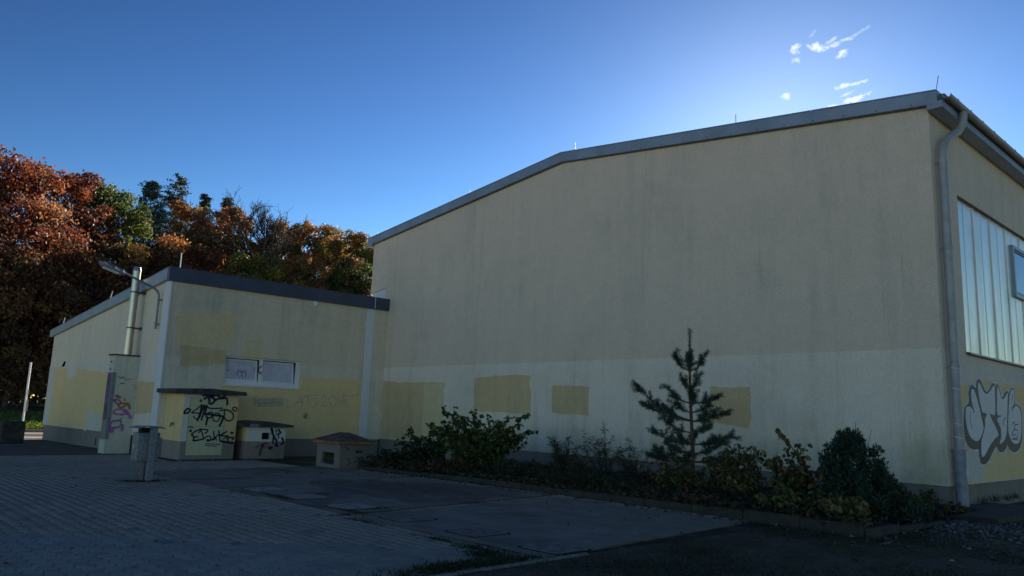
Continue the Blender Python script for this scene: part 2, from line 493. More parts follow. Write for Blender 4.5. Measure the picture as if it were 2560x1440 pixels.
sheet('ground', [-1500, -400, -120, -102, -96, -90, -84, -78, -72, -66, -60, -52, -40, -30, -20, -14, -8, 0, 60, 400, 1500], [-1500, -300, -60, -20, 0, 10, 20, 30, 60, 300, 1500], -.045, M['soil'])
M['bounce_paving'] = mat_plain('bounce_concrete_paving', (.46, .43, .38), .9, 0, .15, .8)
sheet('unseen_bounce_yard', np.linspace(-43.4, 60, 10), np.linspace(-90, -3.3, 8), -.02, M['bounce_paving'])  # unseen pale yard behind the camera, added to bounce sunlight onto the walls
sheet('dirt_path', np.linspace(-6.95, 3, 74), np.linspace(1.5, 19, 120), -.014, M['soil'], bumpy=.007)
sheet('verge', [-99, -96, -90, -84, -78, -72, -66, -60, -56, -52.2], np.linspace(-60, 80, 30), -.02, M['verge'])
sheet('road', np.linspace(-52.0, -43.5, 6), np.linspace(-80, 100, 20), -.03, M['road'])
sheet('car_park', np.linspace(-43.4, -27.45, 8), np.linspace(-3.28, 8.75, 12), -.012, M['asphalt'])
sheet('footpath', [-95.5, -94.5, -93.2], np.linspace(-60, 80, 12), .02, M['road'])
kb = MB(); kb.box(-52.2, -52.0, -80, 100, -.5, -.20); kb.build('kerb', M['edging'], kind='structure')

# white bay line on the car park
ln = MB()
a, b = Vector((-34.67, 6.03, 0)), Vector((-37.4, 9.0, 0)); d = (b - a).normalized(); n = Vector((-d.y, d.x, 0)) * .05
vs = [a - n, b - n, b + n, a + n]
vs = [(v.x, min(v.y, 8.66), gzf(v.x) - .006) for v in vs]
ln.add(vs, [(0, 1, 2, 3)])
ln.build('bay_line', M['white_line'], kind='structure')

# slabs of the forecourt
court = empty('forecourt', (-13, 9, 0), kind='structure')
def slab(c4, inset=.04):
    P = np.array(c4, float); ce = P.mean(0); P = P + (ce - P) / np.linalg.norm(ce - P, axis=1)[:, None] * inset * 1.5
    n = 14; u = np.linspace(0, 1, n)
    U, W = np.meshgrid(u, u, indexing='ij')
    XY = ((1 - U) * (1 - W))[..., None] * P[0] + (U * (1 - W))[..., None] * P[1] + (U * W)[..., None] * P[2] + ((1 - U) * W)[..., None] * P[3]
    Z = gz(XY[..., 0]) + .007 + rng.normal(0, .0012, U.shape)
    V = np.concatenate([XY, Z[..., None]], -1).reshape(-1, 3)
    i, j = np.meshgrid(np.arange(n - 1), np.arange(n - 1), indexing='ij'); a = (i * n + j).ravel()
    F = np.stack([a, a + n, a + n + 1, a + 1], -1).tolist()
    ring = [k * n for k in range(n)] + [(n - 1) * n + k for k in range(1, n)] + [k * n + n - 1 for k in range(n - 2, -1, -1)] + [k for k in range(n - 2, 0, -1)]
    low = V[ring].copy(); low[:, 2] -= .12
    b0 = len(V); V = np.vstack([V, low]); L = len(ring)
    F += [[ring[k], ring[(k + 1) % L], b0 + (k + 1) % L, b0 + k] for k in range(L)]
    fast('concrete_slab', V, F, M['slab'], court)
slab([(-20.0, 6.3), (-15.0, 6.34), (-16.2, 11.85), (-20.6, 11.95)])
slab([(-15.0, 6.34), (-10.57, 6.46), (-11.3, 11.95), (-16.2, 11.85)])
slab([(-10.57, 6.46), (-6.36, 6.5), (-6.82, 12.0), (-11.3, 11.95)])
sheet('joint_fill', np.linspace(-20.7, -6.4, 20), np.linspace(6.3, 12.0, 8), -.012, M['joint'], kind=None, parent=court)

# winding crack in the slab by the bin
def ribbon_ground(name, pts, w, dz, mat, parent):
    pts = [Vector((x, y, 0)) for x, y in pts]; vs = []; fs = []
    for i, p in enumerate(pts):
        t = (pts[min(i + 1, len(pts) - 1)] - pts[max(i - 1, 0)]).normalized(); n = Vector((-t.y, t.x, 0)) * w * (.5 + random.random())
        vs += [p - n, p + n]
    for i in range(len(pts) - 1): fs.append((2 * i, 2 * i + 1, 2 * i + 3, 2 * i + 2))
    mb = MB(); mb.add([(v.x, v.y, gzf(v.x) + dz) for v in vs], fs)
    return mb.build(name, mat, parent)
def wiggle(pts, n=8, amp=.04):
    out = []
    for (a, b) in zip(pts[:-1], pts[1:]):
        for k in range(n):
            f = k / n
            out.append((a[0] + (b[0] - a[0]) * f + random.gauss(0, amp), a[1] + (b[1] - a[1]) * f + random.gauss(0, amp)))
    return out + [pts[-1]]
ribbon_ground('crack', wiggle([(-17.4, 6.35), (-17.0, 7.1), (-17.3, 8.2), (-17.9, 9.2), (-18.9, 9.75), (-19.9, 9.6)], 7, .02), .014, .0105, M['joint'], court)

# square cover slabs set in a row into the edge of the forecourt
covers = [(-14.45, 6.98, 'pale square cover slab beside the first moss-grown joint, farthest of the row', .33),
          (-12.99, 7.08, 'pale square cover slab in the forecourt, second farthest of the row', .30),
          (-11.37, 7.06, 'square cover slab ringed with dark moss at the middle joint', .34),
          (-9.80, 7.07, 'square cover slab just nearer than the middle joint of the forecourt', .19),
          (-8.22, 7.11, 'square cover slab with rounded dark outline, second nearest of the row', .17),
          (-6.78, 7.12, 'square cover slab at the dirt edge, nearest of the row', .2)]
for (x, y, lab, v) in covers:
    root = empty('cover_slab', (x, y, gzf(x)), label=lab, cat='cover slab', group='cover slabs along the paving edge')
    h = .32
    def rsq(h, r, n=4):
        out = []
        for cx_, cy_, a0 in ((h - r, h - r, 0), (-h + r, h - r, 90), (-h + r, -h + r, 180), (h - r, -h + r, 270)):
            for k in range(n + 1):
                a = R(a0 + 90 * k / n); out.append((cx_ + r * math.cos(a), cy_ + r * math.sin(a)))
        return out
    z = gzf(x)
    fr = MB(); fr.prism([(x + px, y + py) for px, py in rsq(h + .03, .1)], 2, z - .05, z + .012); fr.build('gap_frame', M['joint'], root)
    mm = mat_plain('cover_concrete', (v * 1.15, v * .98, v * .82), .9, 0, .3, 6, bump=.4)
    pl = MB(); pl.prism([(x + px, y + py) for px, py in rsq(h, .09)], 2, z - .05, z + .019); pl.build('plate', mm, root)
    hs = MB()
    for s in (-1, 1): hs.box(x + s * .14 - .03, x + s * .14 + .03, y - .012, y + .012, z + .016, z + .0215)
    hs.build('lifting_slot', M['black'], root)

# edging between paving / slab and the dirt
ed = empty('edging', (-6.3, 6, 0), kind='structure')
for i in range(5):
    y0 = 2.2 + i * 1.0
    e = MB(); x0 = -6.26 - .012 * i
    e.box(x0 - .03, x0 + .03, y0, y0 + .985, -.15, .012 + random.uniform(-.004, .006)); e.build('edging_stone', M['edging'], ed)

# bone-shaped interlocking pavers
PL, PW, PA, PT = .235, .157, .017, .012
def paver_outline(g=.0068):
    h = PL / 2 - g; w = PW / 2
    top = [(-h, w + PA - g), (-PL / 4 - PT, w + PA - g), (-PL / 4 + PT, w - PA - g), (PL / 4 - PT, w - PA - g), (PL / 4 + PT, w + PA - g), (h, w + PA - g)]
    return np.array(top + [(-x, -y) for x, y in top])
PO = paver_outline()
PN = len(PO)
def paver_mesh():
    mb = MB(); ins = PO * np.array([.975, .96])
    vs = [(x, y, 0) for x, y in ins] + [(x, y, -.004) for x, y in PO] + [(x, y, -.03) for x, y in PO]
    fs = [tuple(range(PN))[::-1]]
    for k in (0, 1): fs += [(k * PN + i, k * PN + (i + 1) % PN, (k + 1) * PN + (i + 1) % PN, (k + 1) * PN + i) for i in range(PN)]
    mb.add(vs, fs); me = mb.mesh('paver'); me.materials.append(M['paver1'])
    return me
pavm = paver_mesh()
cen = []
for j in range(-30, 90):
    y = 6.16 - j * PW if False else -3.0 + j * PW
    if y > 11.85: break
    off = (j % 2) * PL / 2
    for i in range(0, 96):
        x = -6.55 - off - i * PL
        if y < 6.45: ok = -27.4 < x < -6.34
        elif y < 8.55: ok = -27.4 < x < -19.95 - .11 * max(0, y - 6.3)
        else: ok = -23.9 < x < -19.95 - .11 * max(0, y - 6.3)
        if -17.45 < x < -17.25 and 5.65 < y < 5.8: ok = False
        if ok: cen.append((x, y))
cen = np.array(cen)
cz = gz(cen[:, 0])
P3 = np.column_stack([cen, cz])
pc = (P3 - np.array([0, 0, 1.6])) @ CAMROT
sx, sy = 1280 - 1914 * pc[:, 0] / pc[:, 2], 720 + 1914 * pc[:, 1] / pc[:, 2]
vis = (pc[:, 2] < -.5) & (sx > -25) & (sx < 2580) & (sy > 0) & (sy < 1455)
area = np.where(vis, 1.0 / (pc[:, 2] ** 3), 0)       # farther = smaller
order = np.argsort(area)                             # pc z negative: most negative value of 1/z^3 = nearest
near = set(order[:300].tolist())
yard = empty('paved_yard', (-15, 4, 0), kind='structure')
sheet('paving_bed', np.linspace(-27.45, -6.25, 20), np.linspace(-3.2, 6.5, 10), -.017, M['joint'], kind=None, parent=yard)
sheet('paving_bed', np.linspace(-27.45, -19.9, 10), np.linspace(6.505, 11.9, 10), -.017, M['joint'], kind=None, parent=yard)
pm_inv = parent_world(yard).inverted()
for k in sorted(near):
    o = bpy.data.objects.new('paver', pavm)
    o.location = (cen[k, 0], cen[k, 1], cz[k] + rng.normal(0, .0012))
    o.rotation_euler = (rng.normal(0, .006), rng.normal(0, .006), rng.normal(0, .006))
    o.parent = yard; o.matrix_parent_inverse = pm_inv
    COL.objects.link(o)
rest = np.array([k for k in range(len(cen)) if k not in near])
def paver_mass(idx):
    n = len(idx); C0 = cen[idx]
    ang = rng.normal(0, .006, n); ca, sa = np.cos(ang), np.sin(ang)
    tl = rng.normal(0, .006, (n, 2)); dz = rng.normal(0, .0012, n)
    def ring(o2, z):
        X = C0[:, None, 0] + o2[None, :, 0] * ca[:, None] - o2[None, :, 1] * sa[:, None]
        Y = C0[:, None, 1] + o2[None, :, 0] * sa[:, None] + o2[None, :, 1] * ca[:, None]
        Z = gz(C0[:, 0])[:, None] + z + dz[:, None] + o2[None, :, 0] * tl[:, :1] + o2[None, :, 1] * tl[:, 1:]
        return np.stack([X, Y, Z], -1)
    A, B = ring(PO * np.array([.975, .96]), 0), ring(PO, -.012)
    V = np.concatenate([A, B], 1).reshape(-1, 3)
    base = (np.arange(n) * 2 * PN)[:, None]
    # top cap as quads between the mirrored halves: points i and PN-1-i face one another
    caps = np.array([[PN - 1 - i, PN - 2 - i, i + 1, i] for i in range(5)])
    sides = np.array([[i, (i + 1) % PN, PN + (i + 1) % PN, PN + i] for i in range(PN)])
    Q = np.concatenate([caps, sides])
    F = (base[:, :, None] + Q[None]).reshape(-1, 4)
    rnd = rng.random(n)
    col = np.repeat(np.stack([rnd, rnd, rnd], -1), len(Q), 0)
    return fast('pavers_far', V, F, M['paverN'], yard, col=col, kind='stuff')
paver_mass(rest)

# raised planting bed with kerb stones
nb = 70
bx, by = np.linspace(-19.3, -5.02, nb), np.linspace(12.06, 17.3, 30)
X, Y = np.meshgrid(bx, by, indexing='ij')
Z = gz(X) + .11 + rng.normal(0, .018, X.shape) + .03 * np.sin(X * 1.7) * np.sin(Y * 2.3)
V = np.stack([X, Y, Z], -1).reshape(-1, 3)
i, j = np.meshgrid(np.arange(nb - 1), np.arange(29), indexing='ij'); a = (i * 30 + j).ravel()
fast('planting_bed', V, np.stack([a, a + 30, a + 31, a + 1], -1), M['bed'], smooth=True, kind='structure')
kr = empty('bed_kerb', (-12, 12, 0), kind='structure')
for i in range(14):
    x0 = -19.1 + i * 1.005
    e = MB(); h = .10 + .006 * i + random.uniform(-.012, .012); yo = random.uniform(-.012, .012)
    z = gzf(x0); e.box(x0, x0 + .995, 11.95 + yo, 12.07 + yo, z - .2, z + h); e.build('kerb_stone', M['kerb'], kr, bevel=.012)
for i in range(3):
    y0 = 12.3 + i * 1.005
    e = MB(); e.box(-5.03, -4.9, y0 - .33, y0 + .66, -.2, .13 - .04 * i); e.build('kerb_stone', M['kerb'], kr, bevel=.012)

# slab at the foot of the rain pipe
ds = MB(); ds.box(-5.5, -4.35, 15.95, 19.6, -.12, .085)
ds.build('splash_slab', M['kerb'], label='flat concrete slab on the ground under the rain pipe at the corner', cat='slab', bevel=.015)

# ------------------------------------------------------------------ the sports hall
YG, XC, ZB = 17.265, -5.55, .5
hall = empty('sports_hall', (-16.5, 30, 0), label='large cream rendered sports hall with shallow gable roof and yellow overpainted patches', cat='building')
def ztop(x): return 10.02 - .1076 * abs(x + 16.47)
g = MB(); g.prism([(-26.35, ZB), (XC, ZB), (XC, 8.6), (-16.47, 9.775), (-27.45, 8.6), (-27.45, 6.42), (-26.35, 6.58)], 1, YG, 17.6)
g.build('gable_wall', M['gable'], hall)
fl = MB(); fl.box(-27.38, -26.34, YG + .05, 17.62, 5.7, 6.7); fl.build('flashing', M['white_strip'], hall)
CY0, CY1, CZ0, CZ1 = 18.85, 44.0, 3.33, 6.93
s = MB()
s.box(XC - .35, XC, 17.6, CY0, ZB, 8.6); s.box(XC - .35, XC, CY0, CY1, ZB, CZ0); s.box(XC - .35, XC, CY0, CY1, CZ1, 8.6); s.box(XC - .35, XC, CY1, 50, ZB, 8.6)
s.build('side_wall', M['side'], hall)
s = MB(); s.box(-27.45, XC - .36, 49.65, 50, ZB, 8.6); s.box(-27.45, -27.1, 17.6, 49.65, ZB, 8.6); s.build('rear_wall', M['side'], hall)
p = MB(); p.box(-27.4, XC - .05, YG + .05, 49.95, -.6, ZB + .02); p.build('plinth', M['plinth'], hall)
# corner beads of the insulation
b_ = MB(); b_.box(XC - .012, XC + .006, YG - .006, YG + .03, ZB, 8.5); b_.box(XC - .3, XC, YG - .004, YG, ZB, ZB + .02); b_.build('corner_bead', M['pale_patch'], hall)
roof = MB(); roof.prism([(-27.75, 8.6), (-16.47, 9.81), (-5.2, 8.6), (-5.2, 8.77), (-16.47, 9.98), (-27.75, 8.77)], 1, YG - .003, 50.3)
ro = roof.build('roof', M['roof'], hall)
xs = [-27.76, -25.2, -22.3, -19.4, -16.47, -13.6, -10.9, -8.1, -5.31]
for a, b in zip(xs[:-1], xs[1:]):
    a_, b2 = a + .006, b - .006
    f = MB(); f.prism([(a_, ztop(a_) - .29), (b2, ztop(b2) - .29), (b2, ztop(b2)), (a_, ztop(a_))], 1, YG - .14, YG - .005)
    f.build('fascia_panel', M['fascia'], ro)
    l = MB(); l.prism([(a_, ztop(a_) + .004), (b2, ztop(b2) + .004), (b2, ztop(b2) + .03), (a_, ztop(a_) + .03)], 1, YG - .155, YG + .2)
    l.build('capping', M['fascia'], ro)
    # drip edge and joint cover
    l = MB(); l.prism([(a_, ztop(a_) - .312), (b2, ztop(b2) - .312), (b2, ztop(b2) - .291), (a_, ztop(a_) - .291)], 1, YG - .06, YG - .004)
    l.build('drip_edge', M['steel_dark'], ro)
for x in xs[1:-1]:
    l = MB(); l.prism([(x - .02, ztop(x) - .285), (x + .02, ztop(x) - .285), (x + .02, ztop(x) - .01), (x - .02, ztop(x) - .01)], 1, YG - .146, YG - .139)
    l.build('joint_cover', M['fascia'], ro)
for k in range(30):
    x = -27.3 + k * .74
    l = MB(); l.box(x - .016, x + .016, YG - .149, YG - .141, ztop(x) - .265, ztop(x) - .237); l.build('fixing', M['steel_dark'], ro)
for x, h, dx in ((-27.3, .3, -.05), (-21.24, .32, -.02), (-16.0, .42, -.03), (-10.25, .42, 0), (-5.4, .5, .08)):
    r = MB(); r.tube([(x, YG + .05, ztop(x) - .02), (x + dx, YG + .05, ztop(x) + h * .8)], .010, 6); r.build('lightning_rod', M['steel_dark'], ro)
# eaves: soffit board, gutter, gutter brackets
for sgn, xe in ((1, -5.2), (-1, -27.75)):
    e = MB(); x0, x1 = sorted((xe - sgn * .33, xe - sgn * .02)); e.box(x0, x1, YG - .13, 50, 8.44, 8.59); e.build('soffit', M['fascia'], ro)
    gx, gzz, r1 = xe + sgn * .07, 8.69, .085
    prof = [(gx + r1 * math.cos(R(a)), gzz + r1 * math.sin(R(a))) for a in range(180, 361, 20)] + [(gx + (r1 - .008) * math.cos(R(a)), gzz + (r1 - .008) * math.sin(R(a))) for a in range(360, 179, -20)]
    e = MB(); e.prism(prof, 1, YG - .12, 50.2); go = e.build('gutter', M['zinc'], ro)
    y = 17.6
    while y < (32 if sgn > 0 else 19):
        e = MB(); e.box(gx - .095, gx + .095, y, y + .03, gzz - .002, gzz + .014); e.box(min(gx, gx + sgn * .1), max(gx, gx + sgn * .1), y, y + .03, gzz + .002, gzz + .006)
        e.build('gutter_bracket', M['zinc'], go); y += .85
# rain pipe with swan neck, standpipe and torn tape
dp = empty('rain_pipe', (-5.36, 17.52, 0)); dp.parent = hall; dp.matrix_parent_inverse = parent_world(hall).inverted()
px_, py_ = -5.40, 17.52
up = [(px_, py_, 1.15), (px_, py_, 4.0), (px_, py_, 7.35), (px_, py_ + .02, 7.6), (px_ + .03, py_ + .12, 7.82), (px_ + .1, py_ + .34, 8.0), (px_ + .17, py_ + .56, 8.14), (px_ + .24, py_ + .66, 8.32), (px_ + .27, py_ + .68, 8.6)]
e = MB(); e.tube(up, .088, 16); e.build('pipe', M['zinc'], dp)
e = MB(); e.tube([(px_, py_, -.1), (px_, py_, .02), (px_, py_, 1.22)], .115, 16); e.tube([(px_, py_, 1.2), (px_, py_, 1.24)], .128, 16); e.tube([(px_, py_, .86), (px_, py_, .9)], .122, 16); e.build('standpipe', M['zinc_dull'], dp)
for z in (5.4, 7.3, 2.9):
    e = MB(); e.tube([(px_, py_, z), (px_, py_, z + .06)], .098, 16); e.box(XC, px_, py_ - .02, py_ + .02, z + .01, z + .05); e.build('pipe_clip', M['zinc'], dp)
for z, w in ((2.88, .02), (2.46, .018), (1.75, .012), (1.47, .016)):
    e = MB(); e.tube([(px_, py_, z), (px_ + .004, py_, z + w)], .0915, 16, caps=False); e.build('tape_ring', M['tape'], dp)
for z, dz in ((2.75, .12), (2.55, .08)):
    e = MB(); e.prism([(py_ + .02, z), (py_ + .12, z + .03), (py_ + .07, z + dz), (py_ + .14, z + dz * 1.3), (py_ + .03, z + dz * 1.2)], 0, px_ + .09, px_ + .093); e.build('tape_scrap', M['tape'], dp)
e = MB(); e.prism([(py_ + .03 + .07 * math.cos(R(a)), .78 + .13 * math.sin(R(a))) for a in range(0, 360, 24)], 0, px_ + .11, px_ + .122); e.build('sticker', M['sticker'], dp)
# ribbed metal cladding strip in the side wall
def m_clad():
    t = NT('mill_aluminium_sheet'); p = t.pos()
    st = t.noise(p, 1.0, 5, .65, stretch=(1, 7, .25)); b = t.noise(p, 1.3, 4, .6)
    col = t.mix(t.ramp(st, .35, .7), (.70, .68, .64), (.86, .83, .78))
    col = t.mix(t.math('MULTIPLY', t.ramp(b, .5, .75), .35), col, (.45, .45, .43))
    return t.done(t.bsdf(col, t.ramp(st, .3, .7, .34, .5), .75, t.bump(t.noise(p, 1.0, 3, .5, stretch=(1, 3, .6)), .25, .03)))
M['clad'] = m_clad()
wy0, wy1, wz0, wz1 = 23.2, 25.0, 5.15, 6.55
y = CY0
k = 0
while y < 36:
    w = 1.3
    x0 = XC - .10
    prof = [(x0 - .02, y + .004), (x0 + .028, y + .004), (x0 + .03, y + .03), (x0, y + .05), (x0 + .003, y + w * .47), (x0 + .012, y + w * .49), (x0 + .012, y + w * .5), (x0 + .003, y + w * .52), (x0, y + w - .004), (x0 - .02, y + w - .004)]
    c = MB(); c.prism(prof, 2, CZ0 + .002, CZ1 - .002); c.build('cladding_panel', M['clad'], hall)
    y += w; k += 1
c = MB(); c.box(XC - .35, XC - .13, CY0, CY1, CZ0, CZ1); c.build('cladding_backing', M['fascia'], hall)
win = empty('window', (XC, wy0, wz0)); win.parent = hall; win.matrix_parent_inverse = parent_world(hall).inverted()
c = MB(); x0, x1 = XC - .11, XC - .02; f = .09
c.box(x0, x1, wy0, wy1, wz0, wz0 + f); c.box(x0, x1, wy0, wy1, wz1 - f, wz1); c.box(x0, x1, wy0, wy0 + f, wz0 + f, wz1 - f); c.box(x0, x1, wy1 - f, wy1, wz0 + f, wz1 - f)
c.build('frame', M['fascia'], win)
c = MB(); x0, x1 = XC - .09, XC - .04; q = f + .004
c.box(x0, x1, wy0 + q, wy1 - q, wz0 + q, wz0 + q + .06); c.box(x0, x1, wy0 + q, wy1 - q, wz1 - q - .06, wz1 - q); c.box(x0, x1, wy0 + q, wy0 + q + .06, wz0 + q + .06, wz1 - q - .06); c.box(x0, x1, wy1 - q - .06, wy1 - q, wz0 + q + .06, wz1 - q - .06)
c.build('sash', M['fascia_dark'], win)
t = NT('dark_glass'); M['glass'] = t.done(t.bsdf((.02, .025, .03), .05, 0, None, .8))
c = MB(); c.box(XC - .075, XC - .06, wy0 + .15, wy1 - .15, wz0 + .15, wz1 - .15); c.build('pane', M['glass'], win)
c = MB(); c.prism([(XC - .1, CZ0 + .03), (XC + .1, CZ0 - .01), (XC + .1, CZ0 - .05), (XC + .09, CZ0 - .05), (XC + .09, CZ0 - .02), (XC - .1, CZ0 + .004)], 1, CY0 - .06, CY1); c.build('sill', M['zinc'], hall)

# overpainted rectangles
def patch(name, pts, axis, at, mat, parent, thick=.004, jag=.02):
    """thin coat of paint; pts in the plane's coordinates; at = wall face, thick signed outwards"""
    out = []
    for (a, b) in zip(pts, pts[1:] + pts[:1]):
        L = math.dist(a, b); n = max(2, int(L / .25))
        for k in range(n):
            f = k / n
            out.append((a[0] + (b[0] - a[0]) * f + random.gauss(0, jag), a[1] + (b[1] - a[1]) * f + random.gauss(0, jag)))
    lo, hi = sorted((at, at + thick))
    m = MB(); m.prism(out, axis, lo, hi)
    return m.build(name, mat, parent)
patch('paint_patch', [(-26.12, .55), (-22.12, .55), (-22.15, 2.66), (-23.43, 2.71), (-26.1, 2.75)], 1, YG, M['yellow_dull'], hall, -.004)
patch('paint_patch', [(-23.35, .58), (-22.2, .58), (-22.2, 2.63), (-23.35, 2.66)], 1, YG - .0045, M['yellow_pale'], hall, -.003)
patch('paint_patch', [(-20.46, 1.69), (-17.65, 1.67), (-17.66, 2.88), (-18.75, 2.9), (-20.46, 2.84)], 1, YG, M['yellow_dull'], hall, -.004)
patch('paint_patch', [(-16.68, 1.72), (-15.21, 1.67), (-15.2, 2.52), (-16.7, 2.55)], 1, YG, M['yellow_dull'], hall, -.004)
patch('paint_patch', [(-11.13, 1.61), (-9.93, 1.48), (-9.9, 2.49), (-10.43, 2.51), (-11.05, 2.52)], 1, YG, M['yellow_dull'], hall, -.004)
patch('paint_patch', [(18.35, .52), (36, .52), (36, 2.85), (19.66, 2.77), (18.3, 2.55)], 0, XC, M['yellow'], hall, .003)
patch('paint_patch', [(17.85, .53), (19.5, .53), (19.4, 1.12), (17.85, 1.25)], 0, XC + .0032, M['pale_patch'], hall, .003)
patch('paint_patch', [(21.4, 2.9), (36, 2.9), (36, 3.2), (21.4, 3.12)], 0, XC, M['pale_patch'], hall, .003)

# ------------------------------------------------------------------ the low annex
XA, YA = -26.1, 8.727
annex = empty('annex', (-33, 12, -.2), label='low cream rendered annex with monopitch roof and dark fascia, left of the hall', cat='building')
def az(x): return 6.04 + (x - XA) * .0822
w = MB()
w.prism([(-41.2, .40), (XA - .002, .47), (XA - .002, 5.68), (-41.2, 4.5)], 1, YA, 9.0)
w.build('end_wall', M['annex_left'], annex)
WY0, WY1, WZ0, WZ1 = 10.78, 13.60, 2.33, 3.28
w = MB()
w.box(XA - .3, XA, YA + .002, WY0, ZB - .03, 5.75); w.box(XA - .3, XA, WY1, YG - .004, ZB - .03, 5.75); w.box(XA - .3, XA, WY0, WY1, ZB - .03, WZ0); w.box(XA - .3, XA, WY0, WY1, WZ1, 5.75)
w.build('front_wall', M['annex'], annex)
w = MB(); w.box(-41.2, -40.9, 9.0, 32, .4, 4.4); w.box(-41.2, -27.6, 31.7, 32, .4, 4.6); w.build('rear_wall', M['annex_left'], annex)
w = MB(); w.box(-41.15, XA - .045, YA + .045, 17.2, -.9, .52); w.build('plinth', M['plinth'], annex)
w = MB(); w.box(-32.72, -32.66, YA + .03, YA + .05, -.1, .18); w.build('plinth_vent', M['black'], annex)
w = MB(); w.prism([(-41.5, az(-41.5) - .2), (XA - .1, az(XA) - .2), (XA - .1, az(XA) - .03), (-41.5, az(-41.5) - .03)], 1, YA - .02, 17.25)
w.prism([(-41.5, az(-41.5) - .2), (-27.6, az(-27.6) - .2), (-27.6, az(-27.6) - .03), (-41.5, az(-41.5) - .03)], 1, 17.25, 32)
ar = w.build('roof', M['roof'], annex)
ys = [8.58, 11.0, 13.6, 16.15, YG - .01]
for a, b in zip(ys[:-1], ys[1:]):
    w = MB(); w.box(XA - .1, XA + .12, a + .003, b - .003, 5.59, 6.04); w.build('fascia_panel', M['fascia_dark'], ar)
    w = MB(); w.box(XA - .12, XA + .135, a + .003, b - .003, 6.043, 6.062); w.build('capping', M['fascia_dark'], ar)
xs2 = [-41.55, -38.6, -35.5, -32.4, -29.3, XA - .105]
for a, b in zip(xs2[:-1], xs2[1:]):
    a_, b2 = a + .004, b - .004
    w = MB(); w.prism([(a_, az(a_) - .29 - .006 * (a_ + 41)), (b2, az(b2) - .29 - .006 * (b2 + 41)), (b2, az(b2)), (a_, az(a_))], 1, YA - .13, YA - .025); w.build('verge_panel', M['fascia'], ar)
    w = MB(); w.prism([(a_, az(a_) + .003), (b2, az(b2) + .003), (b2, az(b2) + .022), (a_, az(a_) + .022)], 1, YA - .145, YA + .2); w.build('capping', M['fascia'], ar)
for x, y, h, dx in ((-26.15, 8.95, .55, 0), (-40.0, YA, .4, .35), (-33.0, YA, .4, .3), (-34.6, 16.8, 1.1, 0)):
    r = MB(); r.tube([(x, y, az(x) - .02), (x + dx, y, az(x) + h)], .018, 6); r.build('lightning_rod', M['white_pvc'], ar)
c = MB(); c.tube([(XA + .16, 16.55, 5.6), (XA + .16, 16.55, 6.02), (XA + .1, 16.5, 6.1), (XA - .1, 16.3, 6.11)], .012, 6); c.build('earth_wire', M['white_pvc'], ar)
# white painted strips
w = MB(); w.box(XA, XA + .02, 16.3, 16.63, ZB, 5.58); w.build('white_strip', M['white_strip'], annex)
w = MB(); w.box(XA - .55, XA + .02, YA - .02, YA, .48, 5.62); w.box(XA, XA + .02, YA, YA + .03, .48, 5.62); w.build('white_strip', M['white_strip'], annex)
w = MB(); w.box(-41.21, -40.25, YA - .012, YA, .42, 3.1); w.build('white_strip', M['pale_patch'], annex)
# patches on the end wall
patch('paint_patch', [(-40.2, .43), (-28.95, .48), (-28.95, 2.55), (-31.74, 2.66), (-36.35, 2.88), (-36.38, 2.55), (-37.95, 2.56), (-38.2, 2.96), (-40.1, 3.05)], 1, YA, M['yellow'], annex, -.004)
patch('paint_patch', [(-34.3, .45), (-32.1, .46), (-32.3, 1.15), (-34.2, 1.15)], 1, YA - .0045, M['pale_patch'], annex, -.003, .05)
patch('paint_patch', [(-28.3, 1.2), (-26.66, 1.24), (-26.66, 2.24), (-28.4, 2.28)], 1, YA, M['yellow_dull'], annex, -.004)
w = MB(); w.prism([(-38.85, 3.02), (-38.6, 3.05), (-38.5, 3.25)], 1, YA - .07, YA - .002); w.build('torn_flap', M['black'], annex)
# patches on the front wall
patch('paint_patch', [(9.05, 3.53), (11.03, 3.58), (11.03, 4.72), (9.05, 4.6)], 0, XA, M['yellow_pale'], annex, .004)
patch('paint_patch', [(9.32, 2.8), (10.76, 3.0), (10.76, 3.5), (9.2, 3.5)], 0, XA, M['yellow_dull'], annex, .004, .03)
patch('paint_patch', [(11.42, 3.3), (12.1, 3.3), (12.1, 3.93), (11.42, 3.9)], 0, XA, M['yellow_pale'], annex, .004)
patch('paint_patch', [(10.72, .5), (16.28, .5), (16.22, 2.78), (13.68, 2.68), (13.64, 2.25), (10.72, 2.25)], 0, XA, M['yellow'], annex, .004)
# window: white frame, two hopper sashes leaning open
aw = empty('window', (XA, WY0, WZ0)); aw.parent = annex; aw.matrix_parent_inverse = parent_world(annex).inverted()
x0, x1 = XA - .15, XA - .115
c = MB(); f = .06; ym = 12.13
c.box(x0, x1, WY0, WY1, WZ0, WZ0 + .1); c.box(x0, x1, WY0, WY1, WZ1 - f, WZ1); c.box(x0, x1, WY0, WY0 + f, WZ0 + .1, WZ1 - f); c.box(x0, x1, WY1 - f - .06, WY1, WZ0 + .1, WZ1 - f); c.box(x0, x1, ym - .06, ym + .06, WZ0 + .1, WZ1 - f)
c.build('frame', M['white_pvc'], aw)
for ya, yb in ((WY0 + f + .004, ym - .095), (ym + .064, WY1 - f - .095)):
    mt = Matrix.Translation((XA - .13, 0, WZ0 + .105)) @ Matrix.Rotation(R(-8.5), 4, 'Y')
    hh = WZ1 - WZ0 - .1 - f - .02; q = .055
    c = MB(); c.box(-.04, 0, ya, yb, 0, q, mt); c.box(-.04, 0, ya, yb, hh - q, hh, mt); c.box(-.04, 0, ya, ya + q, q, hh - q, mt); c.box(-.04, 0, yb - q, yb, q, hh - q, mt)
    so = c.build('sash', M['white_pvc'], aw)
    c = MB(); c.box(-.03, -.015, ya + q, yb - q, q, hh - q, mt); c.build('pane', M['pane_white'], so)
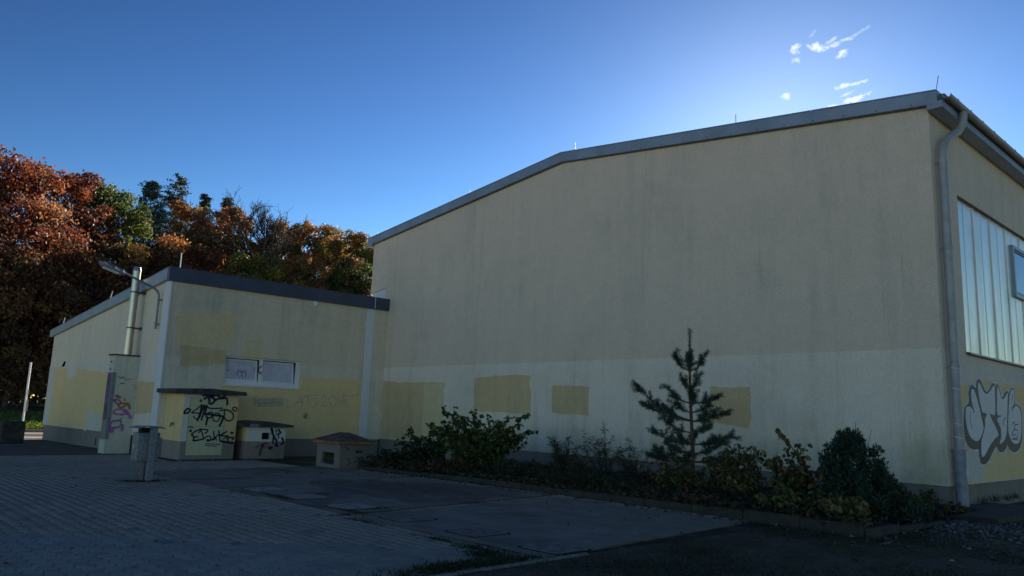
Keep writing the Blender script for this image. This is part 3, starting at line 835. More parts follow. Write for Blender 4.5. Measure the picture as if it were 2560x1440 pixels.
c = MB(); c.box(XA - .12, XA + .05, WY0 - .04, WY1 + .02, WZ0 - .045, WZ0 - .003); c.box(XA + .035, XA + .05, WY0 - .04, WY1 + .02, WZ0 - .075, WZ0 - .045); c.build('sill', M['white_pvc'], aw)
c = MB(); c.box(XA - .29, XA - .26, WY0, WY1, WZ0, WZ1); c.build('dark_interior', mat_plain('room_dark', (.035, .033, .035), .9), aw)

ab = empty('alarm_box', (XA, 13.98, 5.42), label='small white alarm box high under the annex fascia', cat='alarm box')
c = MB(); c.box(XA, XA + .09, 13.92, 14.06, 5.40, 5.58); c.build('housing', M['white_pvc'], ab, bevel=.012)
c = MB(); c.box(XA + .02, XA + .07, 13.96, 14.02, 5.36, 5.399); c.build('sounder', M['white_pvc'], ab)
tp = empty('wall_tap', (XA, 13.94, 1.28), label='small shiny metal tap on the yellow annex wall', cat='tap')
c = MB(); c.tube([(XA + .004, 13.94, 1.28), (XA + .03, 13.94, 1.28)], .055, 12); c.build('rosette', M['steel'], tp)
c = MB(); c.tube([(XA + .03, 13.94, 1.28), (XA + .12, 13.94, 1.28), (XA + .15, 13.94, 1.25), (XA + .155, 13.94, 1.18)], .024, 10); c.build('spout', M['steel'], tp)
c = MB(); c.tube([(XA + .08, 13.94, 1.29), (XA + .08, 13.94, 1.36)], .012, 8); c.box(XA + .065, XA + .095, 13.87, 14.01, 1.36, 1.38); c.build('handle', M['steel_dark'], tp)

# ------------------------------------------------------------------ boiler shaft with steel flue
SX0, SX1, SY0 = -29.0, -28.45, 7.92
sh = empty('flue_shaft', (-28.7, 8.3, -.15), label='tall narrow masonry shaft sprayed with purple and orange graffiti against annex', cat='shaft')
c = MB(); c.box(SX0, SX1, SY0, YA - .006, .3, 3.14); c.build('shaft_wall', M['shaft'], sh)
c = MB(); c.box(SX0 - .03, SX1 + .03, SY0 - .03, YA - .006, -.5, .298); c.build('foot', M['shaft'], sh, bevel=.02)
c = MB(); c.box(SX0 - .05, SX1 + .05, SY0 - .05, YA - .006, 3.142, 3.19); c.build('cover', M['tar_roof'], sh)
c = MB(); c.box(SX0 + .03, SX1 + .004, SY0 - .02, SY0 - .002, .32, 2.56); c.box(SX1 + .002, SX1 + .012, SY0 - .02, SY0 + .10, .32, 2.56); c.build('access_panel', M['galv'], sh)
c = MB(); c.box(SX0 + .05, SX1 - .09, SY0 - .026, SY0 - .0205, .95, 2.55); c.build('purple_panel', mat_plain('panel_purple', (.10, .07, .15), .6, 0, .5, 5), sh)
for z, xx in ((2.9, -28.85), (2.65, -28.85)):
    c = MB(); c.box(xx, xx + .12, SY0 - .008, SY0 - .001, z, z + .06); c.build('vent_slot', M['black'], sh)
fx, fy = -28.72, 8.38
fl_ = empty('steel_flue', (fx, fy, 3.2), label='shiny stainless steel flue pipe rising beside the annex verge', cat='flue')
for z0, z1, r in ((3.19, 3.55, .136), (3.55, 4.6, .13), (4.6, 5.5, .131), (5.5, 6.16, .13)):
    c = MB(); c.tube([(fx, fy, z0), (fx, fy, z1 - .002)], r, 24); c.build('pipe_section', M['steel'], fl_)
    c = MB(); c.tube([(fx, fy, z1 - .03), (fx, fy, z1 + .01)], r + .006, 24, caps=False); c.build('joint_band', M['steel'], fl_)
c = MB(); c.tube([(fx, fy, 6.16), (fx, fy, 6.2), (fx, fy, 6.31)], [.137, .137, .112], 24); c.build('mouth', M['galv'], fl_)
for z in (4.12, 5.38):
    c = MB(); c.tube([(fx, fy, z), (fx, fy, z + .05)], .14, 24, caps=False); c.box(fx + .05, fx + .09, fy + .1, YA, z, z + .05); c.box(fx - .09, fx - .05, fy + .1, YA, z, z + .05); c.box(fx - .14, fx + .14, YA - .03, YA - .004, z - .03, z + .08); c.build('wall_bracket', M['steel_dark'], fl_)

# wall-mounted street lamp
lx = -26.87
lp = empty('wall_lamp', (lx, 8.65, 4.1), label='grey street lamp head on a bent pipe arm fixed to annex wall', cat='lamp')
c = MB(); c.tube([(lx, 8.62, 4.02), (lx, 8.62, 5.05), (lx, 8.6, 5.2), (lx, 8.54, 5.31), (lx, 8.44, 5.38), (lx, 7.95, 5.57), (lx, 7.45, 5.76)], .036, 10); c.build('arm', M['galv'], lp)
for z in (4.15, 4.98):
    c = MB(); c.tube([(lx, 8.62, z), (lx, 8.62, z + .07)], .055, 10); c.box(lx - .05, lx + .05, 8.62, YA - .002, z + .01, z + .06); c.build('clamp', M['galv'], lp)
c = MB(); mt = Matrix.Translation((lx, 7.5, 5.74)) @ Matrix.Rotation(R(-17), 4, 'X')
prof = [(0, -.06, .07), (-.12, -.075, .12), (-.4, -.09, .17), (-.75, -.07, .16), (-.86, -.02, .1)]
vs, fs = [], []
for (yy, zb, hw) in prof:
    for (xx, zz) in ((-hw, zb), (hw, zb), (hw, zb + .06), (hw * .5, .085 if yy > -.8 else .02), (-hw * .5, .085 if yy > -.8 else .02), (-hw, zb + .06)):
        vs.append(mt @ Vector((xx, yy, zz)))
for i in range(len(prof) - 1):
    for k in range(6): fs.append((i * 6 + k, i * 6 + (k + 1) % 6, (i + 1) * 6 + (k + 1) % 6, (i + 1) * 6 + k))
fs += [tuple(range(6)), tuple(range(24, 30))]
c.add(vs, fs); c.build('lamp_head', M['galv'], lp)
c = MB(); c.box(-.13, .13, -.7, -.2, -.115, -.088, mt); c.build('lamp_glass', M['white_pvc'], lp, bevel=.01)

# ------------------------------------------------------------------ the two little masonry huts
HX = -24.5
h1 = empty('meter_hut', (-25.3, 9.8, -.1), label='taller yellow masonry hut with pale door covered in dark tags', cat='hut')
c = MB(); c.box(XA + .006, HX, 8.95, 10.68, .44, 1.9); c.build('wall', M['hut'], h1)
c = MB(); c.box(XA + .006, HX - .012, 8.962, 10.668, -.5, .438); c.build('plinth', M['plinth_hut'], h1)
patch('paint_patch', [(8.96, .45), (9.36, .45), (9.38, 1.88), (8.96, 1.88)], 0, HX, M['hut_white'], h1, .003, .004)
patch('paint_patch', [(9.36, 1.80), (10.3, 1.80), (10.3, 1.89), (9.36, 1.89)], 0, HX, M['hut_white'], h1, .003, .004)
c = MB(); c.box(HX + .001, HX + .014, 9.14, 10.27, .02, .905); c.box(HX + .001, HX + .014, 9.14, 10.27, .912, 1.79); d1 = c.build('door', M['hut_door'], h1)
c = MB(); c.box(HX + .0005, HX + .006, 9.125, 10.285, .005, 1.80); c.build('door_gap', M['plinth'], d1)
c = MB(); c.prism([(8.62, 1.915), (10.83, 1.915), (10.83, 2.03), (9.7, 2.09), (8.62, 2.05)], 0, XA + .01, HX + .2); c.build('roof_slab', M['tar_roof'], h1)
c = MB(); c.prism([(8.60, 1.905), (10.85, 1.905), (10.85, 2.0), (8.60, 2.02)], 0, HX + .202, HX + .22); c.build('roof_edge', M['tar_roof'], h1)
ht = empty('hut_tap', (-25.2, 8.93, .93), label='dark little tap on the yellow side of the taller hut', cat='tap')
c = MB(); c.tube([(-25.2, 8.945, .95), (-25.2, 8.86, .95), (-25.2, 8.85, .87)], .028, 8); c.build('spout', M['steel_dark'], ht)
c = MB(); c.box(-25.25, -25.15, 8.88, 8.9, .98, 1.01); c.box(-25.21, -25.19, 8.88, 8.9, .95, .98); c.build('handle', M['steel_dark'], ht)

H2 = -24.3
h2 = empty('valve_hut', (-25.1, 11.6, -.1), label='low white and brown masonry hut with square hole and black graffiti', cat='hut')
y0, y1, hz0, hz1, va, vb, vc, vd = 10.98, 12.33, .46, .92, 11.49, 11.81, .52, .74
c = MB(); c.box(-25.7, H2 - .2, y0, y1, hz0, hz1); c.box(H2 - .2, H2, y0, va, hz0, hz1); c.box(H2 - .2, H2, vb, y1, hz0, hz1); c.box(H2 - .2, H2, va, vb, hz0, vc); c.box(H2 - .2, H2, va, vb, vd, hz1); c.build('wall', M['hut_white'], h2)
c = MB(); c.box(H2 - .198, H2 - .19, va, vb, vc, vd); c.build('vent_hole', M['black'], h2)
c = MB(); c.box(-25.7, H2 - .006, y0 + .006, y1 - .006, -.5, hz0 - .002); c.build('plinth', M['plinth_hut'], h2)
c = MB(); c.box(H2 - .01, H2 - .002, 11.76, 11.85, .2, .28); c.build('drain_hole', M['black'], h2)
patch('paint_patch', [(-25.68, .47), (H2 - .02, .47), (H2 - .02, .91), (-25.68, .91)], 1, y0, M['hut'], h2, -.003, .003)
c = MB(); c.prism([(10.72, .925), (12.52, .925), (12.52, 1.0), (11.62, 1.11), (10.72, 1.03)], 0, -25.85, H2 + .16); c.build('roof_slab', M['tar_roof'], h2)
c = MB(); c.box(H2 + .162, H2 + .172, 10.98, 11.27, .93, 1.02); c.build('edge_strip', M['galv'], h2)

# ------------------------------------------------------------------ grit bin
gx0, gx1, gy0, gy1, gzb = -20.55, -19.25, 11.45, 12.42, -.07
gb = empty('grit_bin', (-19.9, 11.95, gzb), label='brown concrete grit bin with low hipped lid and hopper opening', cat='grit bin')
ox0, ox1, oz0, oz1 = -20.25, -19.56, .05, .37
c = MB()
c.box(gx0, gx1, gy0 + .1, gy1, gzb, .62) if False else None
c.box(gx0, ox0, gy0, gy0 + .08, gzb, .62); c.box(ox1, gx1, gy0, gy0 + .08, gzb, .62); c.box(ox0, ox1, gy0, gy0 + .08, gzb, oz0); c.box(ox0, ox1, gy0, gy0 + .08, oz1, .62)
c.box(gx0, gx0 + .08, gy0 + .08, gy1, gzb, .62); c.box(gx1 - .08, gx1, gy0 + .08, gy1, gzb, .62); c.box(gx0 + .08, gx1 - .08, gy1 - .08, gy1, gzb, .62)
c.build('body', M['grit_body'], gb)
c = MB(); c.prism([(gy0 + .09, oz1 + .12), (gy0 + .09, oz1 + .1), (gy0 + .6, .1), (gy0 + .6, .12)], 0, ox0 - .1, ox1 + .1); c.box(ox0 - .1, ox1 + .1, gy0 + .085, gy0 + .62, oz0 + .02, oz0 + .04); c.build('hopper', M['grit_top'], gb)
c = MB(); c.box(ox0, ox1, gy0 + .02, gy0 + .06, .19, .21); c.build('hopper_lip', M['kerb'], gb)
c = MB(); c.box(-20.71, -19.09, 11.3, 12.57, .622, .70); lid = c.build('lid_rim', M['rust'], gb, bevel=.012)
c = MB(); pk = [(-20.15, 11.9, .93), (-19.7, 11.96, .94)]
vs = [(-20.69, 11.32, .701), (-19.11, 11.32, .701), (-19.11, 12.55, .701), (-20.69, 12.55, .701)] + pk
c.add(vs, [(0, 1, 5, 4), (1, 2, 5), (2, 3, 4, 5), (3, 0, 4), (3, 2, 1, 0)]); c.build('lid', M['grit_top'], gb)
c = MB(); c.box(gx1 + .001, gx1 + .008, 11.93, 12.16, .37, .47); sg = c.build('name_plate', M['steel_dark'], gb)
c = MB(); c.box(gx1 + .0085, gx1 + .011, 11.96, 12.13, .395, .445); c.build('plate_field', M['kerb'], sg)

# ------------------------------------------------------------------ litter bin
bz = gzf(-17.3)
lb = empty('litter_bin', (-17.3, 5.65, bz), label='grey galvanised litter bin on a flat post with roof plate', cat='litter bin')
c = MB(); c.box(-17.21, -17.09, 5.635, 5.765, bz - .2, 1.085); c.build('post', M['galv'], lb, bevel=.008)
c = MB(); c.box(-17.46, -17.215, 5.60, 5.66, bz - .2, .4); c.build('rear_leg', M['steel_dark'], lb)
c = MB(); c.box(-17.56, -17.215, 5.42, 5.87, .365, .965); bd = c.build('bin_body', M['galv'], lb, bevel=.02)
c = MB(); c.box(-17.50, -17.26, 5.50, 5.80, .967, 1.06); c.build('neck', M['black'], lb)
c = MB(); c.prism([(5.335, 1.055), (5.345, 1.07), (5.5, 1.10), (5.78, 1.10), (5.89, 1.07), (5.90, 1.055), (5.78, 1.085), (5.5, 1.085)], 0, -17.62, -17.0); c.build('roof_plate', M['galv'], lb)
for yy, zz, r in ((0, .66, .032), (0, .70, .018)):
    c = MB(); xx = -17.40 if r > .02 else -17.48
    c.prism([(xx + r * math.cos(R(a)), zz + r * 1.15 * math.sin(R(a))) for a in range(0, 360, 30)], 1, 5.414, 5.4195); c.build('sticker', M['sticker'], bd)

# ------------------------------------------------------------------ far left: concrete block, post
cb = empty('concrete_block', (-36.7, 6.7, -.23), label='dark square concrete block standing on the car park beyond the annex', cat='concrete block')
c = MB(); c.box(-37.1, -36.3, 6.32, 7.1, -.4, .64); c.build('block', mat_plain('block_dark', (.05, .048, .042), .95, 0, .5, 3, bump=.4, bscale=12), cb, bevel=.03)
c = MB(); c.box(-37.05, -36.35, 6.37, 7.05, .641, .66); c.build('top_skim', M['kerb'], cb)
sp = empty('sign_post', (-47, 9.03, -.34), label='thin pale metal post standing by the road behind the dark block', cat='post')
c = MB(); c.tube([(-47, 9.03, -.5), (-47, 9.03, 3.45)], .05, 8); c.build('pole', M['white_pvc'], sp)
c = MB(); c.box(-47.02, -46.98, 9.085, 9.16, .9, 1.5); c.box(-47.02, -46.98, 9.085, 9.13, 1.75, 2.05); c.build('plate', M['galv'], sp)

# ------------------------------------------------------------------ graffiti (wall coordinates, metres)
GRAF = {'sil': [(18.78,2.465),(18.978,2.615),(19.156,2.598),(19.309,2.567),(19.324,2.646),(19.396,2.728),(19.538,2.788),(19.671,2.756),(19.812,2.632),(19.96,2.541),(20.084,2.526),(20.268,2.588),(20.47,2.72),(20.634,2.742),(20.733,2.707),(20.773,2.646),(20.832,2.712),(20.917,2.73),(21.012,2.666),(21.138,2.492),(21.266,2.448),(21.483,2.577),(21.682,2.615),(21.755,2.562),(21.932,2.655),(22.093,2.712),(22.238,2.699),(22.259,2.541),(22.204,2.315),(22.395,2.322),(22.635,2.266),(22.76,2.154),(22.752,1.921),(22.662,1.574),(22.494,1.316),(22.158,1.175),(21.811,1.155),(21.496,1.233),(21.378,1.329),(21.216,1.234),(20.97,1.159),(20.703,1.169),(20.506,1.276),(20.272,1.197),(19.933,1.006),(19.623,0.908),(19.379,0.906),(19.26,0.988),(19.227,1.139),(19.204,1.227),(18.929,1.221),(18.631,1.266),(18.396,1.412),(18.325,1.631),(18.355,1.877),(18.443,2.077),(18.586,2.161),(18.716,2.206),(18.78,2.301)],
'fills': [[(18.602,2.127),(18.795,2.138),(18.942,2.1),(19.042,2.007),(19.088,2.046),(19.006,2.145),(18.938,2.32),(18.971,2.494),(19.041,2.536),(19.175,2.491),(19.338,2.305),(19.46,2.109),(19.546,1.93),(19.632,1.752),(19.633,1.674),(19.463,1.519),(19.242,1.416),(19.004,1.41),(18.747,1.476),(18.582,1.61),(18.501,1.782),(18.488,1.954),(18.524,2.067)],[(19.457,2.666),(19.537,2.699),(19.648,2.642),(19.79,2.528),(19.987,2.469),(20.182,2.504),(20.4,2.595),(20.595,2.686),(20.668,2.657),(20.636,2.389),(20.557,2.027),(20.317,2.008),(20.183,2.025),(20.256,1.921),(20.521,1.74),(20.701,1.556),(20.462,1.474),(20.089,1.341),(19.804,1.187),(19.533,1.066),(19.4,1.088),(19.393,1.214),(19.466,1.417),(19.65,1.597),(19.765,1.754),(19.813,1.911),(19.945,2.019),(19.65,2.042),(19.568,2.164),(19.457,2.419),(19.439,2.574)],[(20.87,2.678),(20.946,2.654),(21.05,2.51),(21.207,2.393),(21.406,2.448),(21.63,2.559),(21.668,2.515),(21.572,2.231),(21.5,2.006),(21.429,1.783),(21.362,1.617),(21.175,1.451),(20.878,1.35),(20.767,1.374),(20.913,1.504),(20.92,1.693),(20.776,1.812),(20.677,1.891),(20.808,1.956),(21.091,2.004),(20.732,2.019),(20.759,2.258),(20.804,2.505)],[(21.822,2.516),(21.976,2.634),(22.122,2.67),(22.21,2.625),(22.141,2.341),(21.98,2.244),(21.893,2.129),(22.025,2.189),(22.19,2.26),(22.386,2.284),(22.599,2.207),(22.686,2.065),(22.65,1.804),(22.56,1.573),(22.395,1.401),(22.152,1.347),(21.881,1.36),(21.663,1.454),(21.522,1.618),(21.556,1.84),(21.641,2.121),(21.734,2.349)]],
'tags': [[[(18.838,2.039),(18.763,1.886),(18.827,1.738),(18.844,1.663)],0.02],[[(22.039,2.532),(21.988,2.401)],0.03],[[(21.124,1.788),(21.193,1.888),(21.349,1.96)],0.025],[[(21.801,1.789),(21.935,1.862),(22.076,1.836),(21.995,1.708),(21.767,1.565),(22.06,1.574)],0.018],[[(22.36,1.819),(22.108,1.806),(22.037,1.68),(22.237,1.689),(22.287,1.57),(22.086,1.478),(21.825,1.488)],0.018],[[(21.759,1.454),(22.032,1.461),(22.303,1.434)],0.014]],
'hut1': [[[(9.552,1.759),(9.656,1.828),(9.723,1.72),(9.712,1.647),(9.79,1.613),(9.859,1.671),(9.889,1.745),(9.807,1.816),(9.693,1.829)],0.05,0.5],[[(9.89,1.727),(9.998,1.777),(10.148,1.802),(10.278,1.798),(10.31,1.613)],0.045,0.4],[[(9.764,1.869),(9.949,1.892),(10.069,1.827),(10.217,1.87)],0.05,0.7],[[(9.496,1.861),(9.65,1.886),(9.839,1.863)],0.045,0.7],[[(9.497,1.584),(9.348,1.434),(9.205,1.322),(9.323,1.316),(9.469,1.311)],0.028,0.3],[[(9.497,1.584),(9.484,1.439),(9.457,1.257),(9.403,1.075)],0.04,0.5],[[(9.261,1.216),(9.341,1.146),(9.396,1.138),(9.46,1.221)],0.026,0.3],[[(9.464,1.185),(9.515,1.403),(9.575,1.569),(9.585,1.405),(9.528,1.096)],0.038,0.4],[[(9.588,1.369),(9.649,1.571),(9.642,1.334)],0.03,0.4],[[(9.649,1.571),(9.699,1.5),(9.841,1.468),(10.159,1.493)],0.03,0.6],[[(9.643,1.225),(9.743,1.337),(9.854,1.34),(9.83,1.212),(9.741,1.173),(9.653,1.222)],0.032,0.4],[[(9.869,1.195),(9.968,1.325),(10.083,1.31),(10.112,1.2),(10.031,1.07),(9.915,1.104),(9.869,1.191)],0.028,0.6],[[(9.581,1.296),(9.823,1.281),(10.204,1.236)],0.045,0.5],[[(9.73,1.191),(9.704,1.082),(9.689,0.954)],0.045,0.8],[[(10.226,1.203),(10.182,1.073),(10.121,0.925)],0.05,0.9],[[(10.234,1.407),(10.241,1.24),(10.209,1.184)],0.03,0.4],[[(10.083,1.402),(10.24,1.444),(10.416,1.412),(10.533,1.304),(10.536,1.173),(10.428,1.097),(10.309,1.131),(10.245,1.204)],0.034,0.6],[[(10.486,1.489),(10.539,1.537),(10.629,1.512),(10.628,1.418),(10.551,1.416),(10.49,1.485)],0.028,0.4],[[(9.155,1.407),(9.076,1.444),(8.995,1.37),(8.984,1.298),(9.089,1.319),(9.153,1.392)],0.04,0.9],[[(9.265,0.661),(9.381,0.752),(9.537,0.829)],0.032,0.2],[[(9.265,0.661),(9.346,0.572),(9.339,0.465)],0.036,0.2],[[(9.328,0.569),(9.47,0.591)],0.03,0.2],[[(9.339,0.462),(9.499,0.484),(9.66,0.521)],0.036,0.2],[[(9.537,0.825),(9.761,0.792),(9.68,0.683)],0.03,0.2],[[(9.539,0.807),(9.609,0.664),(9.66,0.521)],0.03,0.2],[[(9.477,0.699),(9.541,0.789)],0.026,0.2],[[(9.676,0.539),(9.78,0.608),(9.855,0.594),(9.883,0.504),(9.805,0.449),(9.772,0.5),(9.903,0.486),(9.97,0.559)],0.028,0.2],[[(9.95,0.758),(9.983,0.613),(10.071,0.486)],0.03,0.2],[[(9.959,0.482),(10.109,0.665)],0.03,0.2],[[(10.117,0.779),(10.152,0.615),(10.176,0.469)],0.032,0.2],[[(10.384,0.76),(10.15,0.629)],0.032,0.2],[[(10.166,0.629),(10.456,0.613)],0.032,0.3],[[(10.456,0.613),(10.275,0.52)],0.028,0.3],[[(10.451,0.466),(10.425,0.54),(10.536,0.577),(10.635,0.559),(10.565,0.485)],0.034,0.4],[[(10.206,0.451),(10.398,0.429),(10.612,0.393)],0.05,0.8],[[(9.225,0.785),(9.225,0.746)],0.055,0.4],[[(10.547,0.729),(10.556,0.707)],0.075,1.0]],
'hut1b': [[[(9.729,0.384),(9.953,0.363),(10.197,0.356)],0.03,0.6],[[(9.735,0.319),(9.921,0.305),(10.108,0.298)],0.03,0.6],[[(9.445,1.728),(9.46,1.674)],0.08,1.0],[[(9.133,0.891),(9.296,0.876)],0.04,1.0]],
'hut2b': [[[(11.295,0.244),(11.483,0.355),(11.719,0.402)],0.045,0.7],[[(11.529,0.286),(11.73,0.29),(11.894,0.267)],0.03,0.5],[[(11.872,0.29),(11.851,0.186)],0.07,0.5],[[(11.562,0.364),(11.499,0.179),(11.473,0.03)],0.1,1.0]],
'hut2': [[[(11.801,0.882),(11.835,0.797),(11.859,0.694)],0.075,0.3],[[(11.888,0.666),(11.96,0.553),(12.028,0.478)],0.06,0.3],[[(11.889,0.59),(11.892,0.402)],0.055,0.3],[[(12.023,0.421),(11.999,0.346),(12.075,0.308)],0.07,0.4],[[(12.205,0.583),(12.259,0.441),(12.193,0.365)],0.06,0.2],[[(11.964,0.837),(11.989,0.752)],0.04,0.2],[[(12.045,0.857),(12.126,0.763)],0.05,0.2],[[(12.0,0.676),(12.158,0.754)],0.04,0.2],[[(12.077,0.734),(12.072,0.563)],0.04,0.3]],
'shaftp': [[[(8.049,1.623),(8.14,1.657),(8.27,1.56),(8.208,1.477),(8.11,1.549),(8.055,1.613)],0.06,0.3],[[(8.522,1.239),(8.435,1.16),(8.244,1.155),(8.104,1.176),(8.082,1.251),(8.201,1.325),(8.418,1.307),(8.517,1.244)],0.055,0.4],[[(8.399,1.26),(8.555,1.163),(8.641,1.038)],0.09,0.9],[[(7.999,0.818),(8.105,0.92),(8.314,0.95)],0.075,0.4],[[(7.999,0.811),(8.059,0.7),(8.315,0.729)],0.07,0.6],[[(8.407,0.806),(8.411,0.617)],0.09,0.7],[[(8.059,0.7),(8.096,0.575)],0.14,1.0]],
'shafto': [[[(8.205,1.507),(8.346,1.525),(8.503,1.518),(8.57,1.355)],0.07,0.4],[[(8.189,1.431),(8.314,1.379),(8.447,1.485)],0.06,0.6],[[(8.084,1.781),(8.228,1.724)],0.09,1.0]],
'shaftk': [[[(8.311,0.935),(8.36,0.926)],0.03,0.1],[[(8.318,0.874),(8.367,0.865)],0.03,0.1],[[(8.321,0.809),(8.369,0.8)],0.03,0.1],[[(8.32,1.006),(8.362,1.057)],0.02,0.4],[[(8.324,1.187),(8.349,1.107)],0.015,0.3],[[(8.078,2.428),(8.176,2.406),(8.281,2.438)],0.014,0.7],[[(8.109,2.361),(8.226,2.386),(8.352,2.34),(8.507,2.364)],0.014,0.7],[[(8.188,2.192),(8.29,2.203)],0.03,0.4],[[(8.069,2.084),(8.134,2.139)],0.01,0.5],[[(8.363,1.696),(8.383,1.628),(8.419,1.63)],0.02,0.4],[[(8.652,2.114),(8.665,2.012)],0.01,0.4],[[(8.657,1.78),(8.659,1.754)],0.015,0.4]],
'win': [[[(11.317,2.602),(11.314,2.746),(11.382,2.813),(11.443,2.765),(11.474,2.663),(11.511,2.51)],0.022,0.3],[[(11.456,2.714),(11.514,2.79),(11.596,2.791),(11.623,2.693),(11.601,2.563)],0.022,0.3],[[(11.386,2.554),(11.422,2.629)],0.02,0.3],[[(10.929,2.777),(10.992,2.777)],0.025,0.4],[[(11.925,2.827),(11.943,2.923)],0.02,0.5]],
'winc': [[[(12.156,3.022),(12.057,2.888),(12.115,2.744),(12.162,2.785)],0.035,0.2]],
'faded': [[[(13.444,1.629),(13.614,1.84),(13.753,2.022),(13.799,1.695)],0.028,0.7],[[(13.548,1.79),(13.785,1.846)],0.025,0.7],[[(13.837,2.017),(14.367,2.084)],0.028,0.7],[[(14.01,2.029),(14.01,1.698)],0.028,0.7],[[(14.105,1.717),(14.138,1.899),(14.331,1.929),(14.399,1.76),(14.256,1.657)],0.026,0.7],[[(14.571,2.009),(14.663,2.097),(14.756,1.946),(14.596,1.719),(14.845,1.727)],0.026,0.7],[[(14.88,1.906),(14.967,2.065),(15.149,2.028),(15.198,1.807),(15.048,1.712),(14.889,1.862)],0.028,0.7],[[(15.251,2.033),(15.375,1.768),(15.438,1.95),(15.535,1.774)],0.024,0.7],[[(15.495,2.201),(15.551,1.892),(15.803,1.618)],0.026,0.7],[[(15.506,2.134),(15.764,2.099),(16.077,2.158),(16.123,2.321)],0.026,0.7],[[(15.548,1.932),(15.78,1.968)],0.024,0.7],[[(11.926,1.878),(11.993,1.632)],0.05,1.0],[[(12.068,1.759),(12.961,1.836)],0.14,1.0],[[(12.124,1.637),(13.02,1.689)],0.1,1.0],[[(13.007,1.837),(13.212,1.867),(13.168,1.588),(13.42,1.639)],0.03,0.8]],
'grit': [[[(11.921,0.093),(12.001,0.277),(12.073,0.083)],0.02,0.3],[[(11.944,0.157),(12.057,0.164)],0.016,0.3],[[(12.121,0.082),(12.096,0.268),(12.194,0.251),(12.189,0.186),(12.114,0.171),(12.225,0.089)],0.02,0.3],[[(12.264,0.088),(12.316,0.282),(12.379,0.103)],0.02,0.3],[[(12.277,0.169),(12.372,0.184)],0.016,0.3],[[(11.584,0.559),(11.739,0.487),(11.619,0.464)],0.016,0.4],[[(11.675,0.24),(11.786,0.127),(11.701,0.033)],0.02,0.6]]}

def smooth_line(pts, n=6):
    P = np.array(pts, float)
    if len(P) < 3: return np.array([P[0] + (P[-1] - P[0]) * k / n for k in range(n + 1)])
    Q = np.vstack([2 * P[0] - P[1], P, 2 * P[-1] - P[-2]]); out = []
    for i in range(1, len(Q) - 2):
        p0, p1, p2, p3 = Q[i - 1:i + 3]
        for k in range(n):
            t = k / n
            out.append(.5 * ((2 * p1) + (-p0 + p2) * t + (2 * p0 - 5 * p1 + 4 * p2 - p3) * t * t + (-p0 + 3 * p1 - 3 * p2 + p3) * t ** 3))
    out.append(P[-1])
    return np.array(out)

def strokes(name, data, x, mat, parent, tilt=None, fat=1.0):
    """sprayed lines on a wall facing +X; data: (points (y,z), width, softness); each line a piece of its own"""
    for si, (pts, w, soft) in enumerate(data):
        V, F, A = [], [], []
        w = w * fat
        P = smooth_line(pts); n = len(P)
        T = np.gradient(P, axis=0); T /= np.linalg.norm(T, axis=1)[:, None] + 1e-9
        N = np.stack([-T[:, 1], T[:, 0]], -1)
        P = np.vstack([P[0] - T[0] * w * .5, P, P[-1] + T[-1] * w * .5]); N = np.vstack([N[:1] * .6, N, N[-1:] * .6])
        hw = w * .5; core = hw * (1 - .75 * soft); out = hw * (1.08 + .5 * soft)
        offs = (-out, -core, 0, core, out); al = (0, 1, 1, 1, 0)
        xx = x + .0006 * (si % 12)
        for i in range(n + 2):
            e = 0 if i in (0, n + 1) else 1
            for o, a in zip(offs, al):
                q = P[i] + N[i] * o
                V.append((xx + (tilt(q[1]) if tilt else 0), q[0], q[1])); A.append(a * e)
        for i in range(n + 1):
            for k in range(4):
                F.append((i * 5 + k, i * 5 + k + 1, (i + 1) * 5 + k + 1, (i + 1) * 5 + k))
        fast(name, V, F, mat, parent, alpha=A)

def fillpoly(mb, pts, x0, x1, n=4, closed=True):
    P = np.array(pts + pts[:1], float)
    Q = smooth_line(np.vstack([P[-2], P, P[1]]), n)[n:-n - 1]
    mb.prism([tuple(q) for q in Q], 0, x0, x1)

def grow(pts, d):
    P = np.array(pts, float); T = np.roll(P, -1, 0) - np.roll(P, 1, 0); T /= np.linalg.norm(T, axis=1)[:, None]
    N = np.stack([T[:, 1], -T[:, 0]], -1)
    ar = .5 * np.sum(P[:, 0] * np.roll(P[:, 1], -1) - np.roll(P[:, 0], -1) * P[:, 1])
    return (P + N * d * (1 if ar > 0 else -1)).tolist()

xo = XC + .007
m = MB(); fillpoly(m, [tuple(p) for p in grow(GRAF['sil'], .05)], xo, xo + .002); m.build('graffiti_halo', M['throw_halo'], hall)
m = MB(); fillpoly(m, GRAF['sil'], xo + .002, xo + .004); m.build('graffiti_outline', M['throw_black'], hall)
for f in GRAF['fills']:
    m = MB(); fillpoly(m, f, xo + .004, xo + .006); m.build('graffiti_letter', M['silver_paint'], hall)
strokes('graffiti_stroke', [(p, w * 1.3, .15) for p, w in GRAF['tags']], xo + .008, M['black_paint'], hall)
strokes('graffiti_stroke', [(p, w * 1.05, s) for p, w, s in GRAF['hut1']], HX + .018, M['black_paint'], h1, fat=1.3)
strokes('graffiti_stroke', GRAF['hut1b'], HX + .017, M['ink_blue'], h1)
strokes('graffiti_smear', GRAF['hut2b'], H2 + .002, M['smear_paint'], h2)
strokes('graffiti_stroke', GRAF['hut2'], H2 + .003, M['black_paint'], h2, fat=1.15)
strokes('graffiti_stroke', GRAF['shaftp'], SX1 + .014, M['purple_paint'], sh)
strokes('graffiti_stroke', GRAF['shafto'], SX1 + .024, M['orange_paint'], sh)
strokes('graffiti_stroke', GRAF['shaftk'], SX1 + .034, M['black_paint'], sh)
strokes('graffiti_stroke', GRAF['win'], XA - .12, M['magenta_paint'], aw, tilt=lambda z: -(z - WZ0 - .1) * .158)
strokes('graffiti_stroke', GRAF['winc'], XA - .115, M['magenta_paint'], aw)
strokes('faded_stroke', GRAF['faded'], XA + .006, M['faded_paint'], annex)
